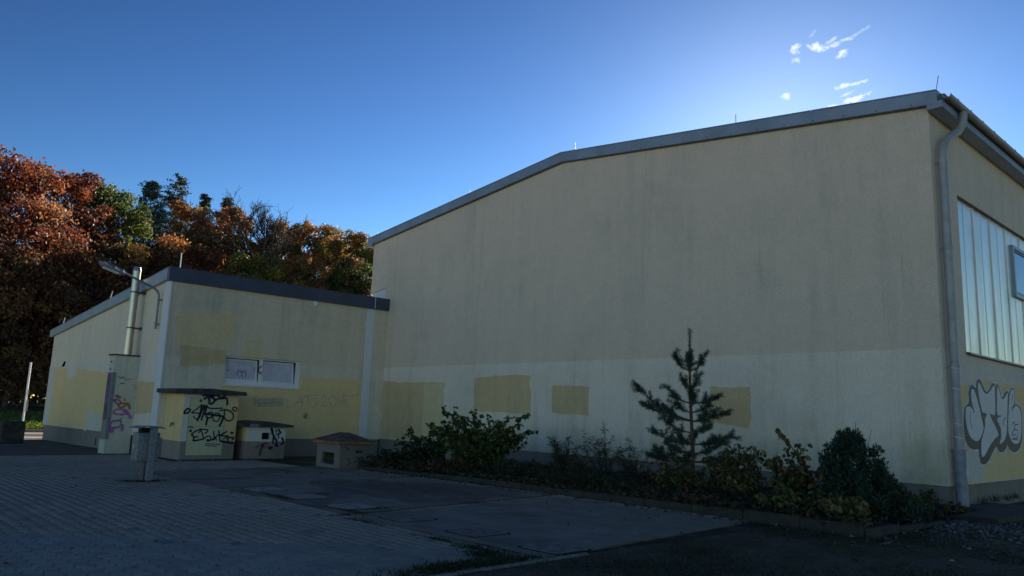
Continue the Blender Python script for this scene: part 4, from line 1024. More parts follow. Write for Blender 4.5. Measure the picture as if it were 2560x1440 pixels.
strokes('graffiti_stroke', GRAF['grit'], gx1 + .002, M['black_paint'], gb)

# ------------------------------------------------------------------ vegetation helpers
def unit(v): return v / (np.linalg.norm(v, axis=-1, keepdims=True) + 1e-9)

def leaves(P, D, N, L, W, fold=.25):
    """hexagonal leaves: P base, D along, N face normal, L length, W width -> V, F(quads)"""
    n = len(P); D = unit(D); S = unit(np.cross(D, N)); N2 = np.cross(S, D)
    L = np.broadcast_to(L, n)[:, None]; W = np.broadcast_to(W, n)[:, None]
    def at(a, b, c): return P + D * L * a + S * W * b + N2 * W * c
    V = np.stack([at(0, 0, 0), at(.3, .5, fold), at(.72, .38, fold), at(1, 0, -.12), at(.72, -.38, fold), at(.3, -.5, fold)], 1).reshape(-1, 3)
    b = (np.arange(n) * 6)[:, None]
    F = np.concatenate([b + np.array([0, 1, 2, 3]), b + np.array([0, 3, 4, 5])], 1).reshape(-1, 4)
    return V, F

def diamonds(P, D, N, L, W):
    n = len(P); D = unit(D); S = unit(np.cross(D, N))
    L = np.broadcast_to(L, n)[:, None]; W = np.broadcast_to(W, n)[:, None]
    V = np.stack([P - D * L * .5, P + S * W * .5, P + D * L * .5, P - S * W * .5], 1).reshape(-1, 3)
    F = np.arange(n * 4).reshape(-1, 4)
    return V, F

def rand_dir(n, up=0.0):
    v = rng.normal(0, 1, (n, 3)); v = unit(v); v[:, 2] += up
    return unit(v)

def palette(n, cols, w, var=.25, near=None):
    cols = np.array(cols, float); i = rng.choice(len(cols), n, p=np.array(w) / np.sum(w))
    return cols[i] * (1 + rng.uniform(-var, var, (n, 1)))

def limb_tubes(mb, paths, sides=6):
    for pts, r0, r1 in paths:
        k = len(pts)
        mb.tube(pts, [r0 + (r1 - r0) * i / (k - 1) for i in range(k)], sides)

def bent(a, b, n=5, sag=.12):
    a, b = np.array(a, float), np.array(b, float); L = np.linalg.norm(b - a); out = []
    off = rng.normal(0, sag * L * .5, 3)
    for i in range(n):
        t = i / (n - 1); out.append(tuple(a + (b - a) * t + off * math.sin(math.pi * t) + np.array([0, 0, -sag * L * .3 * math.sin(math.pi * t)])))
    return out

def broadleaf(name, label, x, y, top, bottom, rad, cols, w, n=9000, leaf=.34, cat='tree', group=None, ncl=70, trunk_r=.22, gap=.0):
    """tapered trunk and limbs, crown of leaf clumps spread through the volume"""
    z0 = gzf(x) - .1
    root = empty(name, (x, y, z0), label=label, cat=cat, group=group)
    n = int(n * 2.2); ncl = int(ncl * 2.4)
    H = top - bottom; zc = bottom + H * .52
    rx = rad
    # clump centres: an uneven crown, fuller above the middle
    d = rand_dir(ncl, .12); rr = rng.uniform(.35, 1.0, ncl) ** .6
    lump = 1 + .22 * np.sin(d[:, 0] * 5 + x) * np.cos(d[:, 1] * 4 + y) + rng.normal(0, .1, ncl)
    CC = np.stack([x + d[:, 0] * rr * rx * lump, y + d[:, 1] * rr * rx * lump, zc + d[:, 2] * rr * H * .52 * lump], -1)
    cr = rng.uniform(.4, 1.25, ncl) * rad * .2
    CC[:, 2] = np.minimum(CC[:, 2], top - cr * .85); CC[:, 2] = np.maximum(CC[:, 2], bottom)
    mb = MB()
    tpts = [(x + rng.normal(0, .12) * i, y + rng.normal(0, .12) * i, z0 + (zc + H * .25 - z0) * i / 5) for i in range(6)]
    limb_tubes(mb, [(tpts, trunk_r, trunk_r * .25)], 9)
    for k in rng.choice(ncl, min(ncl, 26), replace=False):
        s = tpts[rng.integers(2, 6)]
        limb_tubes(mb, [(bent(s, CC[k], 5), trunk_r * .32, .02)], 5)
    mb.build('trunk', M['bark'], root)
    k = rng.choice(ncl, n, p=cr ** 2 / np.sum(cr ** 2))
    dd = rand_dir(n, .18); rl = rng.uniform(.3, 1, n) ** .5
    P = CC[k] + dd * (cr[k] * rl * rng.choice([1.0, 1.0, 1.45], n))[:, None] * np.array([1, 1, .75])
    N = unit(dd + rng.normal(0, .7, (n, 3)) + np.array([0, 0, .35])); D = rand_dir(n, -.35)
    V, F = diamonds(P, D, N, rng.uniform(.6, 1.3, n) * leaf * .98, rng.uniform(.6, 1.1, n) * leaf * .7)
    clc = palette(ncl, cols, w, .2)                       # each clump leans to one colour
    c = clc[k] * .6 + palette(n, cols, w, .35) * .4
    col = np.clip(c, .005, .9)
    fast('crown', V, F, M['leaf'], root, col=col)
    return root

def pine(name, label, x, y, top, bottom, rad, n=34000, group=None, cat='tree', tone=1.0):
    z0 = gzf(x) - .1
    root = empty(name, (x, y, z0), label=label, cat=cat, group=group)
    mb = MB(); tp = [(x + rng.normal(0, .05) * i, y, z0 + (top - .3 - z0) * i / 6) for i in range(7)]
    limb_tubes(mb, [(tp, .24, .03)], 8)
    CC, cr = [], []
    H = top - bottom; z = bottom
    while z < top - .2:
        f = (top - z) / H; r = rad * (.12 + 1.0 * f ** .8) * rng.uniform(.65, 1.25)
        for k in range(rng.integers(5, 9)):
            a = rng.uniform(0, 6.283); e = (x + r * math.cos(a) * rng.uniform(.6, 1.05), y + r * math.sin(a) * rng.uniform(.6, 1.05), z + r * rng.uniform(.05, .4))
            s = (x, y, z); limb_tubes(mb, [(bent(s, e, 4, .05), .05, .015)], 4)
            for t in (.5, .8, 1.0):
                CC.append([s[i] + (e[i] - s[i]) * t + rng.normal(0, .1) for i in range(3)]); cr.append((.35 + .75 * f) * rng.uniform(.6, 1.3))
        z += rng.uniform(.45, .75)
    for q in range(5): CC.append([x + rng.normal(0, .06), y, top - .2 - q * .35]); cr.append(.16 + .07 * q)
    mb.build('trunk', M['bark_pine'], root)
    CC, cr = np.array(CC), np.array(cr)
    k = rng.choice(len(CC), n, p=cr ** 2 / np.sum(cr ** 2)); dd = rand_dir(n, .25)
    P = CC[k] + dd * (cr[k] * rng.uniform(.2, 1, n) ** .6)[:, None] * np.array([1.15, 1.15, .75])
    V, F = diamonds(P, unit(dd + rng.normal(0, .5, (n, 3)) + np.array([0, 0, .3])), rand_dir(n), rng.uniform(.3, .55, n), rng.uniform(.10, .18, n))
    col = palette(n, [(.035, .06, .042), (.05, .085, .055), (.03, .048, .042)], [3, 2, 2], .3) * tone
    fast('crown', V, F, M['needle'], root, col=col)
    return root

def bare_tree(name, label, x, y, top, fork, rad, group=None):
    z0 = gzf(x) - .1
    root = empty(name, (x, y, z0), label=label, cat='tree', group=group)
    mb = MB(); tw = MB()
    tp = [(x, y, z0 + (fork - z0) * i / 4) for i in range(5)]
    limb_tubes(mb, [(tp, .26, .17)], 9)
    H = top - fork
    def grow_(p, d, L, r, lev):
        q = p; pts = [tuple(p)]
        for i in range(3):
            d = unit(d + rng.normal(0, .13, 3) + np.array([0, 0, .05])); q = q + d * L / 3; pts.append(tuple(q))
            if lev < 5:
                nb_ = 2 if lev < 3 else 1
                for _ in range(1 + (rng.random() < (.65 if lev < 3 else .3))):
                    t = unit(rng.normal(0, 1, 3)); t = unit(t - d * np.dot(t, d))
                    grow_(q.copy(), unit(d * .8 + t * .62), L * rng.uniform(.5, .72), max(r * .6, .022), lev + 1)
        limb_tubes(mb if lev < 2 else tw, [(pts, r, max(r * .6, .017))], 6 if lev < 2 else 3)
    for k in range(7):
        a = 6.283 * k / 7 + rng.normal(0, .3); d = unit(np.array([math.cos(a) * .6, math.sin(a) * .6, 1.0]))
        grow_(np.array([x, y, fork + rng.uniform(-2, .3)]), d, H * rng.uniform(.36, .46), .17, 1)
    mb.build('trunk', M['bark'], root); tw.build('crown', M['twig'], root)
    return root

# autumn colours
RED = [(0.166, 0.053, 0.039), (0.253, 0.097, 0.054), (0.117, 0.044, 0.039), (0.331, 0.185, 0.094), (0.078, 0.044, 0.039)]
ORG = [(0.380, 0.179, 0.077), (0.291, 0.113, 0.069), (0.425, 0.297, 0.137), (0.191, 0.106, 0.060), (0.146, 0.143, 0.077)]
YGR = [(0.196, 0.205, 0.065), (0.322, 0.273, 0.078), (0.108, 0.137, 0.046), (0.410, 0.273, 0.078), (0.234, 0.117, 0.039)]
GRN = [(0.069, 0.104, 0.037), (0.107, 0.145, 0.047), (0.175, 0.186, 0.059), (0.049, 0.077, 0.039)]
BRN = [(0.162, 0.085, 0.053), (0.115, 0.068, 0.048), (0.243, 0.127, 0.053), (0.088, 0.065, 0.044), (0.324, 0.198, 0.074)]
K = 1.9
G = 'trees of the wood beyond the road'
def B(nm, lab, x, y, top, bot, r, c, w, **k):
    return broadleaf(nm, lab, x * K, y * K, 1.6 + (top - 1.6) * K, max(1.6 + (bot - 1.6) * K, gzf(x * K) + .3), r * K * 1.3, c, w, group=G, **k)
def PN_(lab, x, y, top, bot, r, **k):
    return pine('pine_tree', lab, x * K, y * K, 1.6 + (top - 1.6) * K, 1.6 + (bot - 1.6) * K, r * K * 1.75, group=G, **k)
B('red_oak', 'tall red-brown oak rising highest at the left edge of the wood', -49.5, 7.0, 14.9, 2.5, 3.2, RED, [3, 3, 2, 2, 2], n=17000, ncl=110, leaf=.42)
B('red_oak', 'red oak with orange right flank beside the tallest oak', -52.9, 10.9, 15.4, 4.0, 2.2, RED, [3, 3, 2, 2, 2], n=12000, ncl=80, leaf=.42)
B('beech_tree', 'green and yellow broadleaf tree between the red oaks and the pines', -56.2, 14.3, 16.0, 5.6, 2.0, GRN + [(.2, .18, .06)], [3, 3, 2, 3, 1], n=11000, ncl=80, leaf=.40)
PN_('dark pine with blunt top, left of the tallest pine', -59.4, 17.7, 18.0, 6.0, 1.75, tone=1.25)
PN_('tallest dark pine in the middle of the wood', -60.8, 20.0, 19.4, 6.0, 1.9, tone=1.25)
PN_('slim dark pine just right of the tallest pine', -65.7, 24.0, 19.7, 8.7, 1.0, tone=1.3)
PN_('slim dark pine beside the leafless tree', -65.1, 25.7, 19.6, 8.8, 1.0, tone=1.3)
B('oak_tree', 'orange oak in front of the slim pines', -54.6, 19.7, 15.7, 6.0, 1.7, ORG, [3, 2, 2, 2, 2], n=9000, ncl=60, leaf=.40)
B('oak_tree', 'rusty orange oak left of the leafless tree', -55.6, 22.5, 16.3, 6.0, 1.8, ORG, [2, 3, 1, 2, 2], n=9000, ncl=60, leaf=.40)
bare_tree('bare_tree', 'leafless tree with fine upright twigs against the sky', -46.6 * K, 20.8 * K, 1.6 + 14.6 * K, 1.6 + 8.6 * K, 3.2 * K, group=G)
B('oak_tree', 'red and orange oak behind the leafless tree', -56.0, 26.5, 15.9, 6.4, 2.0, ORG + RED[:2], [2, 2, 2, 2, 1, 2, 2], n=10000, ncl=70, leaf=.40)
B('maple_tree', 'yellow-green maple right of the leafless tree', -52.9, 28.2, 15.9, 6.5, 2.1, YGR + ORG[:2] + BRN[:2], [3, 1, 3, 1, 2, 2, 2, 2, 2], n=11000, ncl=75, leaf=.40)
B('maple_tree', 'yellowing maple close to the corner of the hall', -48.2, 28.5, 14.5, 5.5, 1.8, YGR + ORG[:1] + BRN[:2], [3, 1, 3, 2, 2, 2, 2, 2], n=10000, ncl=70, leaf=.38)
B('maple_tree', 'yellow-green tree half hidden behind the corner of the hall', -48.3, 32.1, 14.6, 6.0, 1.9, YGR, [3, 2, 3, 1, 1], n=7000, ncl=50, leaf=.38)
B('undergrowth_tree', 'low brown-leaved tree at the foot of the tallest oak', -45.8, 7.9, 8.8, 1.0, 2.8, BRN, [3, 3, 2, 3, 1], n=15000, ncl=80, leaf=.38)
B('undergrowth_tree', 'low brown tree directly behind the far end of the annex', -47.0, 11.1, 10.0, 1.4, 2.6, BRN, [3, 3, 2, 3, 1], n=14000, ncl=80, leaf=.38)
B('undergrowth_tree', 'dark low tree behind the steel flue', -48.0, 14.0, 10.8, 3.2, 2.1, BRN + GRN[:2], [2, 3, 2, 3, 1, 2, 2], n=10000, ncl=60, leaf=.38)
B('undergrowth_tree', 'brown and orange low tree behind the annex ridge', -49.2, 16.9, 11.8, 3.6, 2.3, BRN + ORG[:2], [2, 2, 2, 2, 1, 2, 1], n=11000, ncl=65, leaf=.38)
B('undergrowth_tree', 'bright yellow-green low tree above the middle of the annex roof', -45.7, 20.2, 10.9, 3.8, 2.1, YGR + GRN, [3, 2, 3, 1, 1, 2, 2, 2, 1], n=10000, ncl=65, leaf=.36)
B('undergrowth_tree', 'rusty low tree below the leafless tree', -46.3, 23.7, 11.6, 4.0, 2.0, BRN + ORG[:3], [2, 2, 2, 2, 1, 2, 2, 1], n=9000, ncl=60, leaf=.36)
B('undergrowth_tree', 'dark green low tree next to the hall wall', -44.8, 26.5, 11.6, 4.0, 1.8, GRN + BRN[:2], [3, 3, 2, 2, 2, 2], n=9000, ncl=60, leaf=.36)
B('red_oak', 'red-brown oak cut off by the left picture edge', -46.5, 4.6, 11.5, 1.2, 2.9, RED + BRN[:2], [2, 2, 2, 1, 2, 3, 3], n=11000, ncl=70, leaf=.38)

# the depth of the wood behind: one dark mass of leaves and trunks
def wood_mass():
    n = 42000
    th = rng.uniform(0, 1, n); a = np.array([-108.0, -10.0]); b = np.array([-104.0, 76.0])
    P2 = a + (b - a) * th[:, None] + rng.normal(0, 2.0, (n, 2)) - np.array([8.0, 0]) * rng.random((n, 1))
    h = 16 + 3 * np.sin(th * 21) + 2 * np.sin(th * 47 + 1)
    z = .6 + h * rng.random(n) ** .9
    P = np.column_stack([P2, z])
    V, F = leaves(P, rand_dir(n, -.3), rand_dir(n, .4), rng.uniform(.5, .95, n), rng.uniform(.35, .7, n))
    col = palette(n, BRN + GRN, [3, 3, 1, 3, 1, 2, 2, 1, 3], .3)
    fast('wood', V, F, M['leaf'], col=np.repeat(col, 2, 0), kind='stuff', label='dark mass of autumn wood behind the separate trees', cat='wood')
wood_mass()

# sunlit low growth on the verge beside the road
def verge_growth():
    n = 26000
    x = -52.6 - 27 * rng.random(n) ** 1.6; y = rng.uniform(-4, 26, n)
    h = np.where(x > -60, .38, .16) * rng.uniform(.3, 1, n)
    P = np.column_stack([x, y, gz(x) - .02 + h * rng.random(n)])
    V, F = leaves(P, rand_dir(n, .6), rand_dir(n, .4), rng.uniform(.12, .3, n), rng.uniform(.06, .16, n))
    col = palette(n, [(.10, .15, .03), (.15, .19, .04), (.07, .11, .025), (.22, .2, .05)], [3, 3, 3, 1], .3)
    fast('verge_growth', V, F, M['grass'], col=np.repeat(col, 2, 0), kind='stuff', label='low sunlit grass and weeds along the far kerb', cat='grass')
verge_growth()

# ------------------------------------------------------------------ planting bed
def shrub(name, label, x, y, h, spread, nst, cols, w, leaf, lw=.7, dens=26, droop=.3, lean=(0, 0), group='shrubs in the bed below the hall wall', cat='shrub', start=.25, stemr=.011, z=None, arch=.25):
    z0 = (gzf(x) + .1) if z is None else z
    root = empty(name, (x, y, z0), label=label, cat=cat, group=group)
    st = MB(); Ps, Ds, Cs, Ls = [], [], [], []
    for s in range(nst):
        a = rng.uniform(0, 6.283); q = rng.uniform(.1, 1) ** .6
        L = h * rng.uniform(.6, 1.08) * (1.12 - .25 * q)
        ex, ey = math.cos(a) * spread * q + lean[0], math.sin(a) * spread * .8 * q + lean[1]
        b0 = np.array([x + rng.normal(0, spread * .16), y + rng.normal(0, spread * .12), z0 - .05])
        pts = []
        for i in range(9):
            t = i / 8
            pts.append(b0 + np.array([ex * t ** 1.3, ey * t ** 1.3, L * (t - arch * q * t ** 3)]) + rng.normal(0, .012, 3))
        pts = np.array(pts)
        st.tube([tuple(p) for p in pts], [stemr * (1.15 - t / 8) for t in range(9)], 5)
        stems = [(pts, 1.0)]
        for _ in range(rng.integers(2, 5)):              # side twigs
            i = rng.integers(3, 8); d = unit(rng.normal(0, 1, 3) + np.array([ex, ey, .35 * L]) * .6 / max(h, .2)); tl = rng.uniform(.18, .4) * h * .6
            tw = np.array([pts[i] + d * tl * t + np.array([0, 0, -.06 * tl]) * t * t for t in np.linspace(0, 1, 5)])
            st.tube([tuple(p) for p in tw], [stemr * .5 * (1.1 - t / 4) for t in range(5)], 4); stems.append((tw, .6))
        for pp, _k in stems:
            seg = np.linalg.norm(np.diff(pp, axis=0), axis=1).sum(); m_ = max(3, int(seg * dens))
            t = rng.uniform(start if _k == 1.0 else .15, 1, m_) * (len(pp) - 1); i = np.minimum(t.astype(int), len(pp) - 2); f = (t - i)[:, None]
            B_ = pp[i] * (1 - f) + pp[i + 1] * f
            dr = rand_dir(m_, 0); dr[:, 2] = dr[:, 2] * .4 - droop
            Ps.append(B_ + unit(dr) * .02); Ds.append(dr); Ls.append(np.full(m_, leaf) * rng.uniform(.6, 1.2, m_))
    st.build('stems', M['twig'], root)
    P, D, L = np.vstack(Ps), np.vstack(Ds), np.concatenate(Ls); n = len(P)
    N = unit(rand_dir(n, .5) + np.array([.35, -.35, .2]))
    V, F = leaves(P, D, N, L, L * lw, .2)
    fast('foliage', V, F, M['leaf_bush'], root, col=np.repeat(palette(n, cols, w, .3), 2, 0))
    return root

HAZ = [(.07, .105, .03), (.11, .14, .035), (.16, .16, .04), (.045, .07, .028), (.26, .22, .06)]
DRK = [(.035, .055, .025), (.05, .075, .03), (.03, .04, .024)]
YLW = [(.25, .19, .06), (.16, .14, .05), (.30, .19, .07), (.08, .085, .035), (.12, .08, .042)]
MIX = [(.09, .10, .035), (.06, .075, .03), (.20, .17, .05), (.13, .07, .04)]
shrub('hazel_shrub', 'largest broad-leaved green shrub in front of the first two wall patches', -15.75, 13.5, 1.95, 1.75, 60, HAZ, [3, 3, 2, 3, 1], .125, .8, 19, .45)
shrub('hazel_shrub', 'dark leafy shrub between the grit bin and the largest shrub', -17.9, 13.4, 1.2, 1.3, 34, DRK + HAZ[:2], [3, 3, 2, 2, 1], .12, .75, 20, .4)
shrub('ground_shrub', 'low dark shrub growing against the grit bin', -18.2, 12.7, .65, .9, 26, DRK, [3, 2, 2], .09, .6, 30, .2)
shrub('ground_shrub', 'low reddish-leaved shrub at the kerb under the largest shrub', -15.6, 12.35, .5, 1.1, 30, [(.16, .06, .035), (.10, .06, .03), (.05, .06, .03)], [2, 2, 3], .08, .6, 34, .2)
shrub('privet_shrub', 'small fine-leaved upright bush right of the largest shrub', -14.6, 15.6, 1.2, .5, 16, DRK + [(.09, .09, .05)], [2, 3, 2, 2], .055, .4, 60, -.1)
shrub('ground_shrub', 'low dark shrub below the small square yellow patch', -13.7, 15.2, .75, .6, 14, MIX, [2, 3, 1, 1], .06, .45, 46, .1)
shrub('arching_shrub', 'thin arching shrub with sparse leaves between the small bush and pine', -12.85, 15.3, 1.75, .95, 20, [(.06, .07, .035), (.10, .10, .04), (.05, .05, .03)], [3, 2, 2], .06, .35, 30, .25, arch=.5, stemr=.009)
shrub('arching_shrub', 'wispy twiggy shrub just left of the young pine', -11.75, 15.1, 1.25, .7, 22, [(.06, .065, .035), (.045, .05, .03), (.11, .09, .05)], [3, 3, 1], .05, .3, 46, .15, arch=.3, stemr=.008)
shrub('ground_shrub', 'low dark growth behind the kerb in the middle of the bed', -13.5, 13.0, .55, 1.2, 44, DRK + [(.07, .06, .035)], [3, 2, 2, 2], .07, .5, 40, .1)
shrub('ground_shrub', 'low dark growth at the kerb left of the young pine', -11.3, 12.9, .5, 1.2, 42, DRK + [(.06, .055, .03)], [3, 2, 2, 2], .07, .5, 36, .1)
shrub('snowberry_shrub', 'yellow-spotted shrub around the foot of the young pine', -9.3, 13.5, .95, .85, 26, YLW + MIX, [2, 2, 1, 3, 2, 3, 3, 1, 2], .09, .7, 26, .5)
shrub('snowberry_shrub', 'taller shrub with hanging yellow leaves right of the young pine', -8.1, 13.7, 1.25, .8, 24, YLW + MIX, [2, 2, 2, 3, 2, 3, 3, 1, 2], .10, .62, 24, .75)
shrub('ground_shrub', 'little pink-red leaved plant hanging over the kerb', -9.0, 12.2, .32, .35, 10, [(.30, .10, .09), (.22, .08, .06), (.12, .06, .035)], [2, 2, 2], .075, .6, 34, .3)
shrub('ground_shrub', 'small red-brown leaved plant at the kerb right of the pink one', -8.1, 12.2, .34, .5, 12, [(.18, .07, .05), (.10, .06, .03), (.16, .12, .05)], [2, 2, 2], .08, .6, 30, .3)
shrub('dogwood_shrub', 'big-leaved shrub with one long arching branch left of the juniper', -6.9, 13.6, 1.3, .75, 22, MIX + [(.20, .09, .05)], [3, 3, 2, 2, 1], .125, .72, 18, .6)
shrub('dogwood_shrub', 'low broad-leaved yellow-green shrub at the front corner of the bed', -6.35, 12.65, .62, .85, 28, [(.10, .12, .03), (.16, .15, .04), (.06, .075, .03), (.18, .14, .045)], [3, 2, 3, 1], .11, .7, 30, .5)
shrub('dogwood_shrub', 'low shrub with bright yellow leaves under the juniper', -5.65, 12.75, .55, .5, 18, YLW[:3] + [(.08, .10, .03)], [2, 2, 2, 3], .125, .75, 22, .6)
shrub('ground_shrub', 'straggly small plant between the juniper and the hall corner', -5.35, 14.6, .55, .4, 12, MIX, [3, 3, 1, 1], .08, .6, 26, .2)
shrub('ground_shrub', 'small weed by the plinth at the hall corner', -5.7, 16.3, .6, .25, 7, MIX, [3, 2, 1, 1], .08, .6, 26, .1)

def branch_shoot():
    """the long arching branch of the big-leaved shrub"""
    pts = [(-6.75, 13.55, .6), (-6.8, 13.5, 1.0), (-6.95, 13.4, 1.3), (-7.1, 13.3, 1.55)]
    mb = MB(); mb.tube(pts, [.014, .011, .008, .004], 6)
    par = [o for o in bpy.data.objects if o.get('label', '').startswith('big-leaved shrub')][0]
    mb.build('long_branch', M['twig'], par)
    P = np.array([np.array(pts[1]) + (np.array(pts[3]) - np.array(pts[1])) * t + rng.normal(0, .02, 3) for t in np.linspace(0, 1, 14)])
    D = rand_dir(14, 0); D[:, 2] = -1.2
    V, F = leaves(P, D, unit(rand_dir(14) + np.array([.5, -.5, 0])), .15, .1, .2)
    fast('branch_leaves', V, F, M['leaf_bush'], par, col=np.repeat(palette(14, [(.2, .15, .05), (.10, .09, .04)], [2, 2], .3), 2, 0))
branch_shoot()

# young pine: leader, whorls of shoots, needles all round
def young_pine():
    bx_, by_ = -9.93, 14.75; z0 = .08
    s = 14.7 / 15.0
    root = empty('young_pine', (bx_, by_, z0), label='young pine with open whorls of branches standing before the hall wall', cat='tree')
    st = MB(); tk = [(bx_ + .0, by_, z0), (bx_ + .03, by_, 1.0), (bx_ - .02, by_, 1.9), (bx_ - .04, by_, 2.7), (bx_ - .04, by_, 3.55)]
    st.tube(tk, [.055, .045, .034, .022, .012], 8)
    Lr = np.array([.682, .730, 0]); Lr /= np.linalg.norm(Lr); Dp = np.array([-.73, .682, 0])
    shoots = [([tk[4], (tk[4][0], by_, 3.66)], .11)]
    def tr(z):
        for a, b in zip(tk[:-1], tk[1:]):
            if a[2] <= z <= b[2]:
                f = (z - a[2]) / (b[2] - a[2]); return np.array([a[0] + (b[0] - a[0]) * f, by_, z])
        return np.array(tk[-1])
    spec = []
    # (height on the trunk, reach sideways (+ right), rise, depth)
    for z, ss, dr, rise in ((2.72, -.36, .05, .42), (2.72, .36, -.05, .42), (2.72, .05, .3, .45), (2.72, -.05, -.3, .42),
                            (2.0, -.55, .15, .40), (2.0, .62, .1, .18), (2.05, -.1, -.5, .3), (2.0, .2, .55, .25),
                            (1.62, -1.28, .25, .85), (1.62, -1.12, -.15, .35), (1.6, .75, .2, .22), (1.6, .3, -.65, .25), (1.6, -.5, .6, .3),
                            (1.1, -.85, .2, .25), (1.1, .95, .1, .22), (1.1, .5, -.7, .18), (1.1, -.45, -.65, .2), (1.12, .2, .8, .22),
                            (.72, -.8, .2, .22), (.72, 1.0, .3, .25), (.9, .6, .1, .2), (.9, -.6, -.2, .2), (1.35, .5, .2, .2), (1.35, -.55, .1, .25), (1.8, .35, -.2, .2), (1.8, -.3, .2, .2), (.72, .85, -.35, .05), (.7, -.6, -.7, .15), (.7, .1, .9, .15), (.7, -.9, .5, .1),
                            (2.35, .2, .1, .2), (2.3, -.2, -.1, .22)):
        a = tr(z); b = a + Lr * ss + Dp * dr + np.array([0, 0, rise]); mid = (a + b) / 2 - np.array([0, 0, rise * .28])
        st.tube([tuple(a), tuple(mid), tuple(b)], [.018, .013, .007], 5)
        shoots.append(([tuple(a + (mid - a) * .45), tuple(mid), tuple(b)], .085))
        Ln = np.linalg.norm(b - a)
        for k in range(int(3 + Ln * 7)):
            t = rng.uniform(.35, .95); p = mid + (b - mid) * (t * 2 - 1) if t > .5 else a + (mid - a) * t * 2
            d = unit(unit(b - a) * .8 + rng.normal(0, .5, 3) + np.array([0, 0, .35])); q = p + d * rng.uniform(.12, .26)
            st.tube([tuple(p), tuple(q)], [.007, .004], 4); shoots.append(([tuple(p), tuple(q)], .1))
    shoots.append(([tk[2], tk[3]], .06)); shoots.append(([tk[3], tk[4]], .08))
    st.build('trunk', M['bark_pine'], root)
    Ps, Ds, Ls = [], [], []
    for pts, nl in shoots:
        pp = np.array(pts, float)
        for a, b in zip(pp[:-1], pp[1:]):
            L = np.linalg.norm(b - a); n = int(L * 430) + 10; t = rng.random((n, 1)); ax = unit(b - a)
            d = unit(unit(rng.normal(0, 1, (n, 3))) + ax * .75)
            Ps.append(a + (b - a) * t); Ds.append(d); Ls.append(rng.uniform(.75, 1.2, n) * nl)
    P, D, L = np.vstack(Ps), np.vstack(Ds), np.concatenate(Ls); n = len(P)
    V, F = diamonds(P + D * L[:, None] * .5, D, rand_dir(n), L, .009)
    fast('needles', V, F, M['needle'], root, col=palette(n, [(.06, .095, .065), (.08, .12, .085), (.045, .065, .05)], [3, 2, 2], .3))
young_pine()

# juniper: dense cone of scaly sprays
def juniper():
    x, y, z0, H, r0 = -5.88, 13.9, .08, 1.3, .88
    root = empty('juniper', (x, y, z0), label='dense dark green juniper bush near the hall corner', cat='shrub', group='shrubs in the bed below the hall wall')
    st = MB(); CC = []
    for k in range(95):
        f = rng.random() ** 1.15; a = rng.uniform(0, 6.283); rr = r0 * (1.02 - f) ** .7 * rng.uniform(.4, 1.22)
        c = np.array([x + math.cos(a) * rr - .16 * f, y + math.sin(a) * rr, z0 + .1 + f * H * .93])
        st.tube(bent((x + rng.normal(0, .06), y, z0 - .05), c, 4, .08), [.016, .012, .009, .004], 4); CC.append(c)
    for dx, dz in ((.05, 1.62), (.32, 1.5)): st.tube([(x + dx * .4, y - .2, .9), (x + dx, y - .25, z0 + dz)], [.008, .003], 4)
    st.build('stems', M['twig'], root)
    CC = np.array(CC); n = 14000; k = rng.integers(0, len(CC), n); dd = rand_dir(n, .3)
    P = CC[k] + dd * (rng.uniform(.1, 1, n) ** .6 * .15)[:, None] * np.array([1, 1, 1.5])
    P[:, 2] = np.maximum(P[:, 2], z0 + .03)
    V, F = diamonds(P, unit(dd + np.array([0, 0, .6]) + rng.normal(0, .4, (n, 3))), rand_dir(n), rng.uniform(.06, .11, n), rng.uniform(.02, .035, n))
    fast('foliage', V, F, M['needle'], root, col=palette(n, [(.035, .062, .04), (.05, .085, .052), (.025, .042, .03)], [3, 2, 2], .3))
juniper()

def undergrowth():
    n = 9500
    x = rng.uniform(-19.1, -5.0, n); y = 12.0 + 5.0 * rng.random(n) ** 1.5
    hm = .10 + .18 * (.5 + .5 * np.sin(x * 1.9 + np.sin(y * 2.2))) * (.6 + .4 * np.sin(x * .7 + 1.2))
    f = rng.random(n) ** 1.3
    y = y - np.where(y < 12.35, .16 * f, 0)
    P = np.column_stack([x, y, gz(x) + .12 + hm * f])
    L = rng.uniform(.05, .11, n)
    D = rand_dir(n); D[:, 2] = D[:, 2] * .5 - .15
    V, F = leaves(P, D, unit(rand_dir(n, .5) + np.array([.3, -.4, .2])), L, L * .62, .2)
    c = palette(n, [(.035, .045, .02), (.055, .065, .026), (.09, .075, .035), (.12, .06, .035), (.16, .13, .05)], [4, 4, 3, 1.2, .8], .3)
    fast('undergrowth', V, F, M['leaf_bush'], col=np.repeat(c, 2, 0), kind='stuff', label='low tangled weeds and leaves covering the bed and its kerb', cat='undergrowth')
undergrowth()

